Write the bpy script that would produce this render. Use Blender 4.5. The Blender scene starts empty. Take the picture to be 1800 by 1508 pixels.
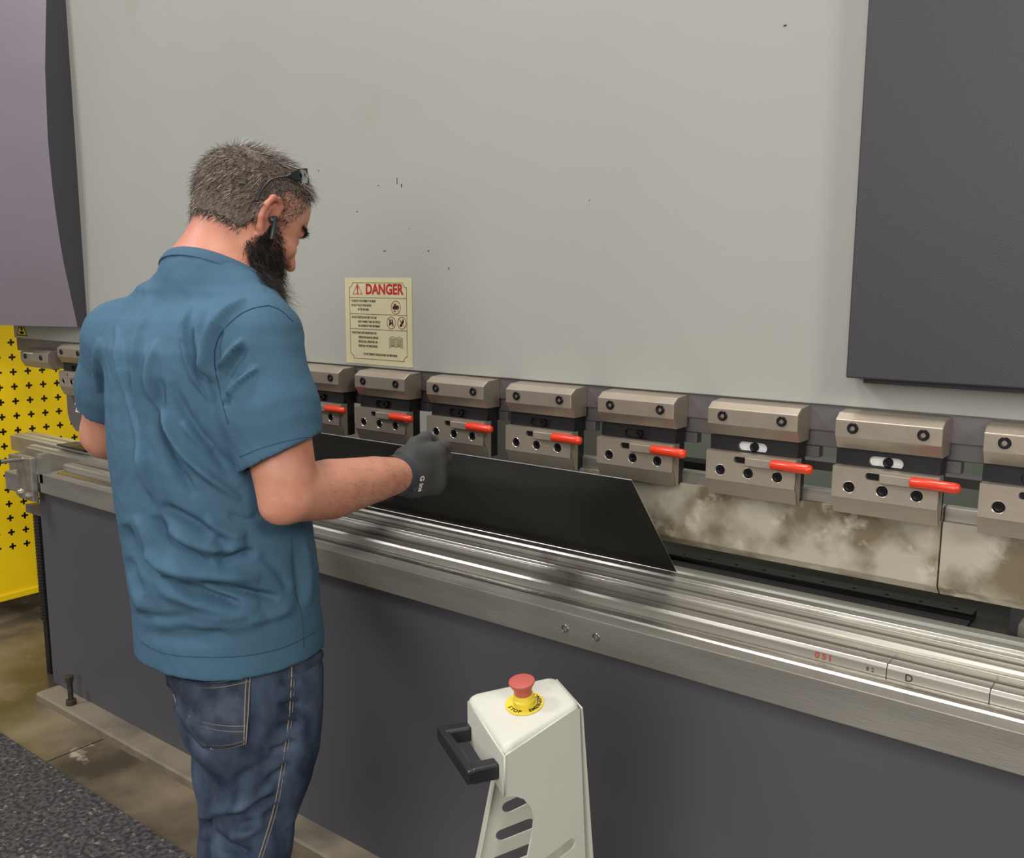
import bpy, bmesh, math, random
import numpy as np
from mathutils import Vector, Matrix
from mathutils.bvhtree import BVHTree
random.seed(4); rng = np.random.default_rng(7)
SC = bpy.context.scene
COL = SC.collection

# ---------------------------------------------------------------- camera
FPX, CX, CY = 1628.0, 900.0, 754.0
def _basis():
    vn = np.array([860-CX, -(11080-CY), -FPX]); vx = np.array([-1230-CX, -(489-CY), -FPX])
    U = -vn/np.linalg.norm(vn); X = -(vx/np.linalg.norm(vx)); X = X-U*(X@U); X /= np.linalg.norm(X)
    return np.stack([X, np.cross(U, X), U])
RC = _basis(); CAM = np.array([0, 0, 1.5])
cam_d = bpy.data.cameras.new('camera'); cam = bpy.data.objects.new('camera', cam_d); COL.objects.link(cam)
cam_d.sensor_fit = 'HORIZONTAL'; cam_d.sensor_width = 36; cam_d.lens = FPX*36/1800; cam_d.clip_start = 0.02; cam_d.clip_end = 100
M = Matrix([list(r) for r in RC]).to_4x4(); M.translation = Vector(CAM); cam.matrix_world = M
SC.camera = cam

# ---------------------------------------------------------------- exposure, world, lamps
SC.view_settings.view_transform = 'Standard'; SC.view_settings.look = 'None'
SC.view_settings.exposure = 0.0; SC.view_settings.gamma = 1.0; SC.view_settings.use_curve_mapping = False
W = bpy.data.worlds.new('hall_air'); SC.world = W; W.use_nodes = True
W.node_tree.nodes['Background'].inputs[0].default_value = (0.95, 0.98, 1.0, 1)
W.node_tree.nodes['Background'].inputs[1].default_value = 0.24
def lamp(name, loc, size, energy, color, target, sy=None):
    l = bpy.data.lights.new(name, 'AREA'); l.shape = 'RECTANGLE'; l.size = size; l.size_y = sy or size
    l.energy = energy; l.color = color
    o = bpy.data.objects.new(name, l); COL.objects.link(o); o.location = loc
    o.rotation_euler = (Vector(target)-Vector(loc)).to_track_quat('-Z', 'Y').to_euler(); return o
lamp('high_bay_or_fill_lamp', (-1.9, 0.6, 7.0), 0.8, 170, (1.0, .97, .92), (-1.5, 1.4, 1), 1.2)
lamp('high_bay_or_fill_lamp', (-4.6, -1.6, 5.2), 1.0, 130, (.98, .96, 1.0), (-1.6, 1.2, 1))
lamp('high_bay_or_fill_lamp', (2.9, -.9, 3.4), 1.0, 80, (1.0, .97, .90), (-.7, 1.2, .8))  # low fill from the right, placed to brighten the pedestal side
lamp('high_bay_or_fill_lamp', (.1, -3.2, 2.7), 3.0, 122, (1.0, .97, .93), (-1.0, 1.6, .8))  # broad low light behind the camera, standing in for distant hall light
lamp('high_bay_or_fill_lamp', (-6.0, 3.6, 5.0), 1.2, 90, (.96, .95, 1.0), (-5, 3, 0))
lamp('high_bay_or_fill_lamp', (-1.0, 2.12, 4.9), .5, 30, (1.0, .97, .92), (-1, 2.1, 1), 1.5)  # added lamp that brightens the rear cover through the gap
lamp('high_bay_or_fill_lamp', (0.0, 4.2, 5.0), 1.2, 90, (1.0, .97, .92), (-1, 3, 1))

# ---------------------------------------------------------------- helpers
def ray(px, py):
    v = RC @ np.array([px-CX, -(py-CY), -FPX]); return v/np.linalg.norm(v)
def P(px, py, d):                       # point of the photo's pixel at horizontal distance d
    r = ray(px, py); return CAM + r/np.hypot(r[0], r[1])*d
def aty(px, py, y):
    r = ray(px, py); return CAM + r*(y/r[1])
def toplane(px, py, P0, n):
    r = ray(px, py); n = np.array(n, float); return CAM + r*((np.array(P0)-CAM)@n/(r@n))
def project(p):
    c = (np.asarray(p)-CAM) @ RC
    return np.stack([CX+FPX*c[..., 0]/-c[..., 2], CY-FPX*c[..., 1]/-c[..., 2]], -1)

def lin(c):
    if isinstance(c, str): c = tuple(int(c[i:i+2], 16) for i in (0, 2, 4))
    return tuple(((v/255)/12.92 if v/255 <= .04045 else ((v/255+.055)/1.055)**2.4) for v in c)
def mat(name, col, rough=.5, metal=0., var=.0, scale=4., stretch=(1, 1, 1), bump=0., bscale=60., bstretch=None,
        col2=None, rvar=0., spec=.5, attr=None, thr=(.35, .65), col3=None, scale3=10., thr3=(.6, .7), sss=0, coat=0, aniso=0, trans=0, emit=0, detail=5.):
    m = bpy.data.materials.new(name); m.use_nodes = True; nt = m.node_tree; N = nt.nodes; L = nt.links
    b = N['Principled BSDF']; c = lin(col)
    b.inputs['Roughness'].default_value = rough; b.inputs['Metallic'].default_value = metal
    b.inputs['Specular IOR Level'].default_value = spec; b.inputs['Coat Weight'].default_value = coat
    b.inputs['Anisotropic'].default_value = aniso; b.inputs['Transmission Weight'].default_value = trans
    if sss: b.inputs['Subsurface Weight'].default_value = sss; b.inputs['Subsurface Radius'].default_value = (.02, .008, .004); b.inputs['Subsurface Scale'].default_value = .5
    tc = N.new('ShaderNodeTexCoord'); mp = N.new('ShaderNodeMapping'); mp.inputs['Scale'].default_value = stretch
    L.new(tc.outputs['Object'], mp.inputs[0])
    no = N.new('ShaderNodeTexNoise'); no.inputs['Scale'].default_value = scale; no.inputs['Detail'].default_value = detail
    L.new(mp.outputs[0], no.inputs['Vector'])
    cr = N.new('ShaderNodeValToRGB'); L.new(no.outputs['Fac'], cr.inputs[0])
    c2 = lin(col2) if col2 else tuple(v*(1-var) for v in c); c1 = c if col2 else tuple(min(1, v*(1+var)) for v in c)
    cr.color_ramp.elements[0].position = thr[0]; cr.color_ramp.elements[1].position = thr[1]
    cr.color_ramp.elements[0].color = (*c2, 1); cr.color_ramp.elements[1].color = (*c1, 1)
    out = cr.outputs[0]
    if attr:
        a = N.new('ShaderNodeAttribute'); a.attribute_name = attr
        mx = N.new('ShaderNodeMix'); mx.data_type = 'RGBA'; mx.blend_type = 'MULTIPLY'; mx.inputs[0].default_value = 1
        L.new(a.outputs['Color'], mx.inputs[6]); L.new(out, mx.inputs[7]); out = mx.outputs[2]
    if col3:
        n3 = N.new('ShaderNodeTexNoise'); n3.inputs['Scale'].default_value = scale3; n3.inputs['Detail'].default_value = 7; n3.inputs['Roughness'].default_value = .6
        L.new(tc.outputs['Object'], n3.inputs['Vector'])
        r3 = N.new('ShaderNodeMapRange'); r3.inputs[1].default_value = thr3[0]; r3.inputs[2].default_value = thr3[1]; L.new(n3.outputs['Fac'], r3.inputs[0])
        mx = N.new('ShaderNodeMix'); mx.data_type = 'RGBA'; L.new(r3.outputs[0], mx.inputs[0]); L.new(out, mx.inputs[6]); mx.inputs[7].default_value = (*lin(col3), 1); out = mx.outputs[2]
    L.new(out, b.inputs['Base Color'])
    if rvar:
        mr = N.new('ShaderNodeMapRange'); L.new(no.outputs['Fac'], mr.inputs[0]); mr.inputs[1].default_value = .3; mr.inputs[2].default_value = .7
        mr.inputs[3].default_value = max(.03, rough-rvar); mr.inputs[4].default_value = rough+rvar; L.new(mr.outputs[0], b.inputs['Roughness'])
    if bump:
        mb = N.new('ShaderNodeMapping'); mb.inputs['Scale'].default_value = bstretch or (1, 1, 1); L.new(tc.outputs['Object'], mb.inputs[0])
        n2 = N.new('ShaderNodeTexNoise'); n2.inputs['Scale'].default_value = bscale; n2.inputs['Detail'].default_value = 3; L.new(mb.outputs[0], n2.inputs['Vector'])
        bp = N.new('ShaderNodeBump'); bp.inputs['Strength'].default_value = bump; bp.inputs['Distance'].default_value = .002
        L.new(n2.outputs['Fac'], bp.inputs['Height']); L.new(bp.outputs[0], b.inputs['Normal'])
    if emit: b.inputs['Emission Color'].default_value = (*c, 1); b.inputs['Emission Strength'].default_value = emit
    return m

MT = dict(
    panel=mat('pale_grey_paint', (165, 165, 157), .42, var=.03, scale=1.3, bump=.05, bscale=260, col3=(158, 156, 140), scale3=3.2, thr3=(.63, .84)),
    dark=mat('dark_grey_paint', (60, 58, 62), .48, var=.07, scale=1.5, bump=.18, bscale=330, spec=.5),
    darksheen=mat('painted_sheen_grey', (128, 119, 128), .30, var=.05, scale=1.2, bump=.2, bscale=330, spec=.6),  # left cover's glare and sheen put into the colour as a lighter grey
    bed=mat('slate_bed_paint', (84, 83, 88), .45, var=.08, scale=1.2, bump=.1, bscale=250, col3=(92, 90, 90), scale3=1.3, thr3=(.56, .9)),
    rail=mat('milled_rail_steel', (154, 150, 142), .42, .6, var=.14, scale=3, stretch=(.6, 4, 4), bump=.2, bscale=30, bstretch=(1, 12, 12), rvar=.08, col3=(112, 84, 62), scale3=5, thr3=(.66, .8)),
    steel=mat('ground_tool_steel', (190, 186, 176), .36, .85, var=.09, scale=4, stretch=(.5, 10, 10), bump=.03, bscale=30, bstretch=(1, 20, 20), rvar=.05, col3=(134, 120, 102), scale3=6, thr3=(.6, .8)),
    polished=mat('polished_steel', (208, 204, 196), .26, 1., var=.06, scale=6, stretch=(.5, 8, 8), rvar=.07),
    dark_steel=mat('oily_dark_steel', (66, 62, 58), .38, .7, var=.3, scale=5, stretch=(.4, 4, 4)),
    black_steel=mat('blackened_steel', (40, 38, 40), .45, .4, var=.2, scale=12, bump=.1, bscale=100),
    punch=mat('stained_punch_steel', (186, 178, 160), .45, .25, scale=9, col2=(128, 116, 92), thr=(.40, .56), rvar=.1, bump=.12, bscale=60, col3=(206, 198, 180), scale3=16, thr3=(.56, .68)),
    ramsteel=mat('grey_ram_steel', (118, 113, 115), .42, .45, var=.12, scale=6, bump=.1, bscale=60),
    clamp=mat('tan_clamp_steel', (164, 152, 137), .42, .55, var=.07, scale=9, rvar=.05, bump=.08, bscale=150),
    clampedge=mat('bright_edge_steel', (205, 200, 188), .3, .8),
    screw=mat('black_oxide_screw', (30, 29, 32), .35, .5),
    red=mat('red_dipped_vinyl', (222, 62, 34), .28, spec=.6, var=.05, scale=12),
    sheet=mat('black_sheet_metal', (44, 43, 41), .42, .55, var=.35, scale=3.5, stretch=(.5, 1, 1), rvar=.08, col3=(60, 60, 52), scale3=3, thr3=(.5, .75)),
    sheetedge=mat('bright_cut_edge', (225, 225, 222), .25, .9),
    yellow=mat('yellow_guard_paint', (255, 214, 8), .4, var=.04, scale=3),
    sign=mat('cream_sign_vinyl', (206, 196, 158), .4, var=.03, scale=10, col3=(196, 184, 146), scale3=14, thr3=(.64, .8)),
    signred=mat('sign_red', (176, 38, 28), .5), signblk=mat('sign_black', (42, 38, 34), .5), signpink=mat('sign_pink', (232, 198, 160), .5),
    white=mat('white_print', (228, 228, 224), .5), yel2=mat('sticker_yellow', (228, 204, 60), .4, var=.05),
    cream=mat('cream_powder_coat', (206, 205, 192), .42, var=.03, scale=5, bump=.15, bscale=200, col3=(166, 160, 148), scale3=11, thr3=(.63, .76)),
    plastic=mat('black_plastic', (34, 34, 37), .38, bump=.1, bscale=300),
    estop=mat('faded_red_plastic', (182, 84, 74), .45, var=.05),
    concrete=mat('stained_concrete', (128, 114, 92), .34, scale=2.8, col2=(70, 62, 50), thr=(.38, .64), rvar=.16, bump=.25, bscale=25, col3=(190, 182, 160), scale3=7, thr3=(.63, .75), detail=8.),
    mat_=mat('speckled_rubber_mat', (74, 70, 69), .85, scale=75, col2=(36, 35, 38), thr=(.42, .58), bump=1., bscale=90, col3=(126, 114, 110), scale3=60, thr3=(.60, .66)),
    plate=mat('dusty_base_plate', (128, 118, 100), .6, scale=5, col2=(88, 82, 74), thr=(.3, .55), bump=.3, bscale=50),
    rust=mat('rusty_bolt', (74, 66, 56), .6, .5, var=.3, scale=40),
    wall=mat('hall_wall', (176, 172, 164), .8, var=.05, scale=1), rear=mat('pale_green_cover', (176, 186, 172), .5, var=.04, scale=3),
    skin=mat('skin', (206, 145, 119), .48, var=.07, scale=9, col3=(188, 108, 88), scale3=14, thr3=(.5, .85), bump=.25, bscale=260, attr='tint', sss=.12),
    shirt=mat('teal_cotton', (72, 104, 126), .85, var=.06, scale=14, bump=.28, bscale=420, spec=.2, attr='tint'),
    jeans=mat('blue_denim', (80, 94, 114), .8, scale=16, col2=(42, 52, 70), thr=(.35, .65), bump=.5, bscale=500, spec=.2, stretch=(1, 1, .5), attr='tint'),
    denimdk=mat('denim_pocket', (76, 86, 100), .8, scale=25, col2=(48, 56, 70), thr=(.35, .65), bump=.5, bscale=500, spec=.2),
    thread=mat('tan_thread', (158, 142, 118), .8), shirtseam=mat('teal_seam', (34, 66, 90), .85), shirtcol=mat('teal_rib', (62, 92, 114), .85, bump=.4, bscale=400),
    glove=mat('charcoal_glove', (64, 63, 63), .7, var=.1, scale=20, bump=.3, bscale=300), glovecuff=mat('glove_cuff', (58, 59, 66), .65, bump=.3, bscale=300),
    hair=mat('hair', (255, 255, 255), .55, attr='tint', spec=.3), hairbase=mat('hair_base', (86, 74, 66), .8, var=.4, scale=90),
    eye=mat('eyeball', (210, 200, 195), .2), shoe=mat('black_leather', (34, 30, 28), .5), sole=mat('rubber_sole', (50, 46, 42), .8),
    lens=mat('clear_lens', (235, 240, 240), .05, trans=.0, spec=.5),
    ink=mat('red_ink', (170, 62, 46), .6), shaft=mat('chrome_rod', (215, 212, 205), .2, 1.),
)
# the safety glasses' lens: clear plastic
nt = MT['lens'].node_tree; nt.nodes['Principled BSDF'].inputs['Transmission Weight'].default_value = 1; nt.nodes['Principled BSDF'].inputs['IOR'].default_value = 1.12

def setp(o, label=None, cat=None, group=None, kind=None):
    if label: o['label'] = label
    if cat: o['category'] = cat
    if group: o['group'] = group
    if kind: o['kind'] = kind
    return o
def thing(name, label, cat, loc=(0, 0, 0), group=None):
    o = bpy.data.objects.new(name, None); COL.objects.link(o); o.location = loc; o.empty_display_size = .05
    return setp(o, label, cat, group)
def wloc(o):
    v = Vector((0, 0, 0))
    while o: v += o.location; o = o.parent
    return v
def link_mesh(name, me, m, parent=None, origin=None):
    o = bpy.data.objects.new(name, me); COL.objects.link(o)
    for k in (m if isinstance(m, (list, tuple)) else [m]): me.materials.append(k)
    if parent: me.transform(Matrix.Translation(-wloc(parent))); o.parent = parent
    elif origin is not None: me.transform(Matrix.Translation(-Vector(origin))); o.location = origin
    return o

class MB:
    def __init__(s): s.v = []; s.f = []; s.mi = []
    def add(s, vs, fs, mi=0):
        n = len(s.v); s.v += [tuple(float(c) for c in v) for v in vs]; s.f += [tuple(i+n for i in f) for f in fs]; s.mi += [mi]*len(fs); return s
    def box(s, x0, x1, y0, y1, z0, z1, mi=0):
        v = [(x, y, z) for z in (z0, z1) for y in (y0, y1) for x in (x0, x1)]
        return s.add(v, [(0, 2, 3, 1), (4, 5, 7, 6), (0, 1, 5, 4), (2, 6, 7, 3), (0, 4, 6, 2), (1, 3, 7, 5)], mi)
    def prism(s, prof, x0, x1, mi=0):             # profile (y,z), counter-clockwise seen from +x
        n = len(prof); v = [(x0, *p) for p in prof]+[(x1, *p) for p in prof]
        f = [tuple(range(n))[::-1], tuple(range(n, 2*n))]+[(i, (i+1) % n, n+(i+1) % n, n+i) for i in range(n)]
        return s.add(v, f, mi)
    def tube(s, pts, rs, n=12, mi=0, cap=True, flat=None):
        pts = [np.array(p, float) for p in pts]; rs = rs if hasattr(rs, '__len__') else [rs]*len(pts); rings = []
        up = None
        for i, p in enumerate(pts):
            t = pts[min(i+1, len(pts)-1)]-pts[max(i-1, 0)]; t /= np.linalg.norm(t)+1e-9
            if up is None: up = np.array([0, 0, 1.]) if abs(t[2]) < .9 else np.array([0, 1., 0])
            a = np.cross(t, up); a /= np.linalg.norm(a); b = np.cross(a, t); up = b
            rings.append([p+(a*math.cos(k)*rs[i]+b*math.sin(k)*rs[i]*(flat or 1)) for k in np.linspace(0, 2*math.pi, n, endpoint=False)])
        v = [q for r in rings for q in r]; f = []
        for i in range(len(pts)-1):
            for k in range(n): f.append((i*n+k, i*n+(k+1) % n, (i+1)*n+(k+1) % n, (i+1)*n+k))
        if cap: f.append(tuple(range(n))[::-1]); f.append(tuple(range((len(pts)-1)*n, len(pts)*n)))
        return s.add(v, f, mi)
    def lathe(s, prof, c, axis, n=24, mi=0, cap=True):      # prof (r, h) along axis
        c = np.array(c, float); ax = np.array(axis, float); ax /= np.linalg.norm(ax)
        u = np.cross(ax, [0, 0, 1.] if abs(ax[2]) < .9 else [1., 0, 0]); u /= np.linalg.norm(u); w = np.cross(ax, u)
        v = [c+ax*h+(u*math.cos(k)+w*math.sin(k))*r for r, h in prof for k in np.linspace(0, 2*math.pi, n, endpoint=False)]
        f = [(i*n+k, i*n+(k+1) % n, (i+1)*n+(k+1) % n, (i+1)*n+k) for i in range(len(prof)-1) for k in range(n)]
        if cap: f.append(tuple(range(n))[::-1]); f.append(tuple(range((len(prof)-1)*n, len(prof)*n)))
        return s.add(v, f, mi)
    def build(s, name, m, parent=None, bevel=0, smooth=False, origin=None, seg=2):
        me = bpy.data.meshes.new(name); me.from_pydata(s.v, [], s.f)
        bm = bmesh.new(); bm.from_mesh(me); bmesh.ops.recalc_face_normals(bm, faces=bm.faces); bm.to_mesh(me); bm.free()
        if len(set(s.mi)) > 1: me.polygons.foreach_set('material_index', s.mi)
        o = link_mesh(name, me, m, parent, origin)
        if smooth: shade(me, smooth if smooth is not True else 40)
        if bevel:
            b = o.modifiers.new('bevel', 'BEVEL'); b.width = bevel; b.segments = seg; b.limit_method = 'ANGLE'; b.angle_limit = .6
        return o
def shade(me, ang=40):
    me.polygons.foreach_set('use_smooth', [True]*len(me.polygons))
    if ang < 180:
        bm = bmesh.new(); bm.from_mesh(me); a = math.radians(ang)
        for e in bm.edges: e.smooth = not (len(e.link_faces) == 2 and e.calc_face_angle(0) > a)
        bm.to_mesh(me); bm.free()

def curve_mesh(outer, holes, thick, bev=0):
    cu = bpy.data.curves.new('c', 'CURVE'); cu.dimensions = '2D'; cu.fill_mode = 'BOTH'; cu.extrude = thick/2; cu.bevel_depth = bev; cu.bevel_resolution = 1
    for pts in [outer]+holes:
        sp = cu.splines.new('POLY'); sp.points.add(len(pts)-1)
        for i, p in enumerate(pts): sp.points[i].co = (p[0], p[1], 0, 1)
        sp.use_cyclic_u = True
    return eval_mesh(cu)
def eval_mesh(cu):
    o = bpy.data.objects.new('tmp', cu); COL.objects.link(o); bpy.context.view_layer.update()
    me = bpy.data.meshes.new_from_object(o.evaluated_get(bpy.context.evaluated_depsgraph_get()))
    bpy.data.objects.remove(o); bpy.data.curves.remove(cu); me.materials.clear(); return me
def frame(o, u, v):        # 4x4 from origin and plane axes
    u = Vector(u).normalized(); v = Vector(v).normalized(); w = u.cross(v)
    m = Matrix((u, v, w)).transposed().to_4x4(); m.translation = Vector(o); return m
def plate(name, outer, holes, thick, m, fr, parent=None, bev=0, origin=None):
    me = curve_mesh(outer, holes, thick, bev); me.transform(fr); return link_mesh(name, me, m, parent, origin)
def text_mesh(lines, fr, thick=.0004, bold=0.):
    out = bmesh.new()
    for s, size, x, y, al, sx in lines:
        cu = bpy.data.curves.new('t', 'FONT'); cu.body = s; cu.size = size; cu.align_x = al; cu.align_y = 'CENTER'; cu.extrude = thick/2; cu.offset = bold*size; cu.resolution_u = 3
        me = eval_mesh(cu); me.transform(Matrix.Translation((x, y, 0)) @ Matrix.Diagonal((sx, 1, 1, 1))); out.from_mesh(me); bpy.data.meshes.remove(me)
    me = bpy.data.meshes.new('lettering'); out.to_mesh(me); out.free(); me.transform(fr); return me
def stadium(cx, cy, L, r, ang=0, n=8):
    p = [(L/2+r*math.cos(t), r*math.sin(t)) for t in np.linspace(-math.pi/2, math.pi/2, n)]+[(-L/2+r*math.cos(t), r*math.sin(t)) for t in np.linspace(math.pi/2, 3*math.pi/2, n)]
    c, s = math.cos(ang), math.sin(ang); return [(cx+x*c-y*s, cy+x*s+y*c) for x, y in p]
def circ(cx, cy, r, n=20): return [(cx+r*math.cos(t), cy+r*math.sin(t)) for t in np.linspace(0, 2*math.pi, n, endpoint=False)]
def copy_tree(o, parent=None):
    c = o.copy(); COL.objects.link(c); c.parent = parent
    for ch in list(o.children): copy_tree(ch, c)
    return c
FRONT = lambda x, y, z: frame((x, y, z), (1, 0, 0), (0, 0, 1))      # u=+x, v=+z, normal = -y

# ================================================================ setting
X1 = 0.9
MB().box(-9, 4, -3.5, 7, -.1, 0).build('floor', MT['concrete'])['kind'] = 'structure'
MB().box(-9, 4, 6.8, 7, 0, 5.5).build('wall_back', MT['wall'])['kind'] = 'structure'
MB().box(-9.2, -9, -3.5, 7, 0, 5.5).build('wall_left', MT['wall'])['kind'] = 'structure'
o = MB().box(-5.2, 2.0, .15, 1.25, 0, .012).build('floor_mat', MT['mat_'], bevel=.003, origin=(-1.6, .7, 0))
setp(o, 'dark speckled rubber anti-fatigue mat on the concrete floor', 'mat')
o = MB().tube([(-9, 2.2, .0004), (-3.0, 1.32, .0004), (-2.75, 1.447, .0004)], .0025, 5, flat=.2).build('floor_joint', MT['signblk'])
bpy.data.objects.remove(o)
o = MB().box(-2.83, -2.825, 1.25, 1.447, 0, .0006).build('trim_1', MT['dark_steel']); o['kind'] = 'structure'

# ================================================================ press brake
PB = thing('press_brake', 'long grey and white press brake with pale ram panel behind the man', 'press brake', (-1.3, 1.75, 0))
MB().box(-3.24, X1, 1.69, 1.75, 1.281, 3.3).build('ram_panel', MT['panel'], PB, bevel=.002)
b = MB(); b.box(-3.78, X1, 1.697, 1.745, 1.231, 1.285).build('ram_beam', MT['ramsteel'], PB, bevel=.0015)
MB().box(-3.60, X1, 1.705, 1.74, 1.200, 1.233).build('tool_holder_rail', MT['ramsteel'], PB, bevel=.002)
MB().box(-3.78, -3.24, 1.69, 1.75, 1.281, 1.34).build('ram_end', MT['panel'], PB)
# right housing
yb = 1.638
MB().box(-.528, X1+.3, yb, 1.69, 1.338, 3.3).build('right_housing', MT['dark'], PB, bevel=.003)
MB().box(-.50, X1+.3, yb+.010, 1.69, 1.330, 1.338).build('housing_lip', MT['black_steel'], PB)
# left housing: side face with a bowed front edge, curved cover in front
prof = [(1.690, 1.338), (1.655, 1.341), (1.618, 1.586), (1.603, 1.776), (1.597, 1.962), (1.605, 2.201), (1.625, 2.42), (1.665, 2.75), (1.69, 3.0)]
xs = -3.213
b = MB(); b.prism(prof[::-1], -3.26, -3.02 if False else xs); b.build('left_housing', MT['dark'], PB)
b = MB(); us = np.linspace(0, 1, 16)
zs = np.linspace(1.341, 3.0, 30); py_, pz_ = zip(*sorted([(z, y) for y, z in prof[1:]]))
vs, fs = [], []
for i, u in enumerate(us):
    for z in zs:
        y = np.interp(z, py_, pz_)-.001; vs.append((xs-.0-u*1.1, y-(.30*math.sin(u*1.2)), z))
n = len(zs)
for i in range(len(us)-1):
    for k in range(n-1): fs.append((i*n+k, i*n+k+1, (i+1)*n+k+1, (i+1)*n+k))
b.add(vs, fs)
# underside and back
lo = [i*n for i in range(len(us))]; m0 = len(b.v); b.v += [(b.v[i][0], 1.69, 1.341) for i in lo]
for i in range(len(us)-1): b.f.append((lo[i], lo[i+1], m0+i+1, m0+i)); b.mi.append(0)
b.build('left_cover', MT['darksheen'], PB, smooth=30)
# bed
MB().box(-3.33, X1, 1.53, 1.66, .028, .77).build('bed_panel', MT['bed'], PB, bevel=.003)
b = MB(); b.prism([(1.447, 0), (1.60, 0), (1.60, .03), (1.453, .03), (1.447, .024)], -3.29, X1).build('base_plate', MT['plate'], PB)
b = MB(); b.box(-3.25, X1, 1.50, 1.80, .768, .835); rail = b.build('bed_rail', MT['rail'], PB, bevel=.0015)
MB().box(-3.72, -3.25, 1.604, 1.80, .768, .835).build('bed_rail_end', MT['rail'], PB, bevel=.002)
MB().prism([(1.537, .835), (1.559, .835), (1.559, .8425), (1.553, .8425), (1.541, .838)], -3.20, X1).build('clamping_strip', MT['polished'], PB)
for x in (-1.02, -.945):
    b = MB(); b.lathe([(.0085, -.0004), (.0085, .0012), (.0062, .0012), (.0062, -.012), (.0, -.012)], (x, 1.4995, .801), (0, -1, 0), 20, cap=False)
    b.build('threaded_hole', MT['black_steel'], PB, smooth=True)
    MB().lathe([(.0062, .0), (.0078, .0013), (.0088, .0)], (x, 1.4993, .801), (0, -1, 0), 20, cap=False).build('hole_rim', MT['clampedge'], PB)
# rear: dark table behind the dies, drilled back bar, rear covers
MB().box(-3.2, -.255, 1.80, 2.02, .84, .868).build('rear_table', MT['dark_steel'], PB)
MB().box(-3.2, -.335, 1.80, 1.845, .868, .876).build('rear_slide', MT['black_steel'], PB)
MB().box(-3.2, -.335, 1.855, 1.895, .868, .8795).build('bar_core', MT['black_steel'], PB)
plate('drilled_bar', [(-3.2, -.02), (-.335, -.02), (-.335, .02), (-3.2, .02)], [circ(-.946+k*.0643, -.002, .0044, 10) for k in range(-20, 10)], .005, MT['dark_steel'], frame((0, 1.875, .8825), (1, 0, 0), (0, 1, 0)), PB)
MB().box(-.262, -.25, 1.79, 2.05, .86, .965).build('end_post', MT['dark'], PB)
MB().box(-.25, X1, 1.80, 2.05, .84, .90).build('rear_table', MT['steel'], PB)
MB().box(-2.2, X1, 2.45, 2.5, 0, 1.75).build('rear_cover', MT['rear'], PB)
MB().box(-1.75, -1.25, 2.02, 2.12, .6, 1.7).build('rear_column', MT['cream'], PB, bevel=.003)
MB().box(-1.3, -1.05, 2.30, 2.36, .985, 1.012).build('rear_beam', MT['black_steel'], PB)
MB().box(-.75, -.05, 2.05, 2.12, 1.085, 1.105).build('rear_beam', MT['ramsteel'], PB)
# left end of the bed
b = MB(); b.prism([(1.478, .735), (1.50, .735), (1.50, .892), (1.478, .892)], -3.375, -3.262)
b.build('end_bracket', MT['steel'], PB, bevel=.004)
MB().box(-3.52, -3.375, 1.50, 1.603, .742, .81).build('end_block', MT['rail'], PB, bevel=.003)
MB().box(-3.262, -3.225, 1.50, 1.53, .80, .905).build('end_bracket', MT['rail'], PB, bevel=.002)
for x, z in ((-3.355, .757), (-3.300, .752)):
    b = MB(); b.lathe([(.015, 0), (.015, .003), (.010, .003), (.010, .011), (.001, .011)], (x, 1.478, z), (0, -1, 0), 6 if 0 else 16); b.build('hex_bolt', MT['clampedge'], PB)

# anchor bolt
t = thing('anchor_bolt', 'rusty anchor bolt with nut standing in the base plate at the machine corner', 'bolt', (-3.10, 1.480, .03))
MB().lathe([(.009, 0), (.009, .095)], (-3.10, 1.480, .03), (0, 0, 1), 14).build('shank', MT['rust'], t, smooth=True)
MB().lathe([(.019, 0), (.019, .018)], (-3.10, 1.480, .03), (0, 0, 1), 6).build('nut', MT['rust'], t, bevel=.002)
MB().lathe([(.014, 0), (.015, .004), (.015, .018), (.012, .022)], (-3.10, 1.480, .115), (0, 0, 1), 6).build('bolt_head', MT['rust'], t)
# handle rod
t = thing('clamping_rod', 'steel rod with black knob sticking out of the bed end bracket', 'lever', (-3.325, 1.478, .882))
MB().tube([(-3.325, 1.478, .882), (-3.325, 1.40, .882)], .008, 14).build('rod', MT['shaft'], t, smooth=True)
MB().lathe([(.010, 0), (.017, .004), (.019, .016), (.0165, .03), (.019, .045), (.015, .055), (.002, .057)], (-3.325, 1.405, .882), (0, -1, 0), 18).build('knob', MT['plastic'], t, smooth=True)
# cable chain
t = thing('cable_chain', 'black ribbed cable chain hanging beside the bed panel corner', 'cable chain', (-3.49, 1.60, .2))
for k in range(34):
    MB().box(-3.512, -3.47, 1.585, 1.625, .215+k*.0125, .225+k*.0125).build('chain_link', MT['plastic'], t)
MB().box(-3.506, -3.476, 1.59, 1.62, .0, .64).build('chain_core', MT['black_steel'], t)
MB().box(-3.53, -3.33, 1.57, 1.63, .64, .67).build('chain_bracket', MT['ramsteel'], t)

# ================================================================ dies on the bed
def die(name, label, prof, x0, x1, m='steel', group=None, extra=None):
    t = MB().prism(prof, x0, x1-.0008).build(name, MT[m], origin=((x0+x1)/2, prof[0][0], .835), bevel=.0012)
    setp(t, label, 'die', group); return t
fp = [(1.561, .8355), (1.598, .8355), (1.598, .863), (1.594, .866), (1.566, .866), (1.561, .860)]
fd = [die('front_die', 'long ground steel die block at the front edge of the bed', fp, -3.2, -.405, group='front die blocks'),
      die('front_die', 'short front die block marked with a D', fp, -.405, -.247, group='front die blocks'),
      die('front_die', 'front die block at the far right, right of the second seam', fp, -.247, X1, group='front die blocks')]
mp_ = [(1.606, .8355), (1.646, .8355), (1.646, .8845), (1.622, .8845), (1.619, .877), (1.606, .877)]
die('middle_die', 'narrow steel die rail between the front die blocks and the grooved rear die', mp_, -3.58, X1)
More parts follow.
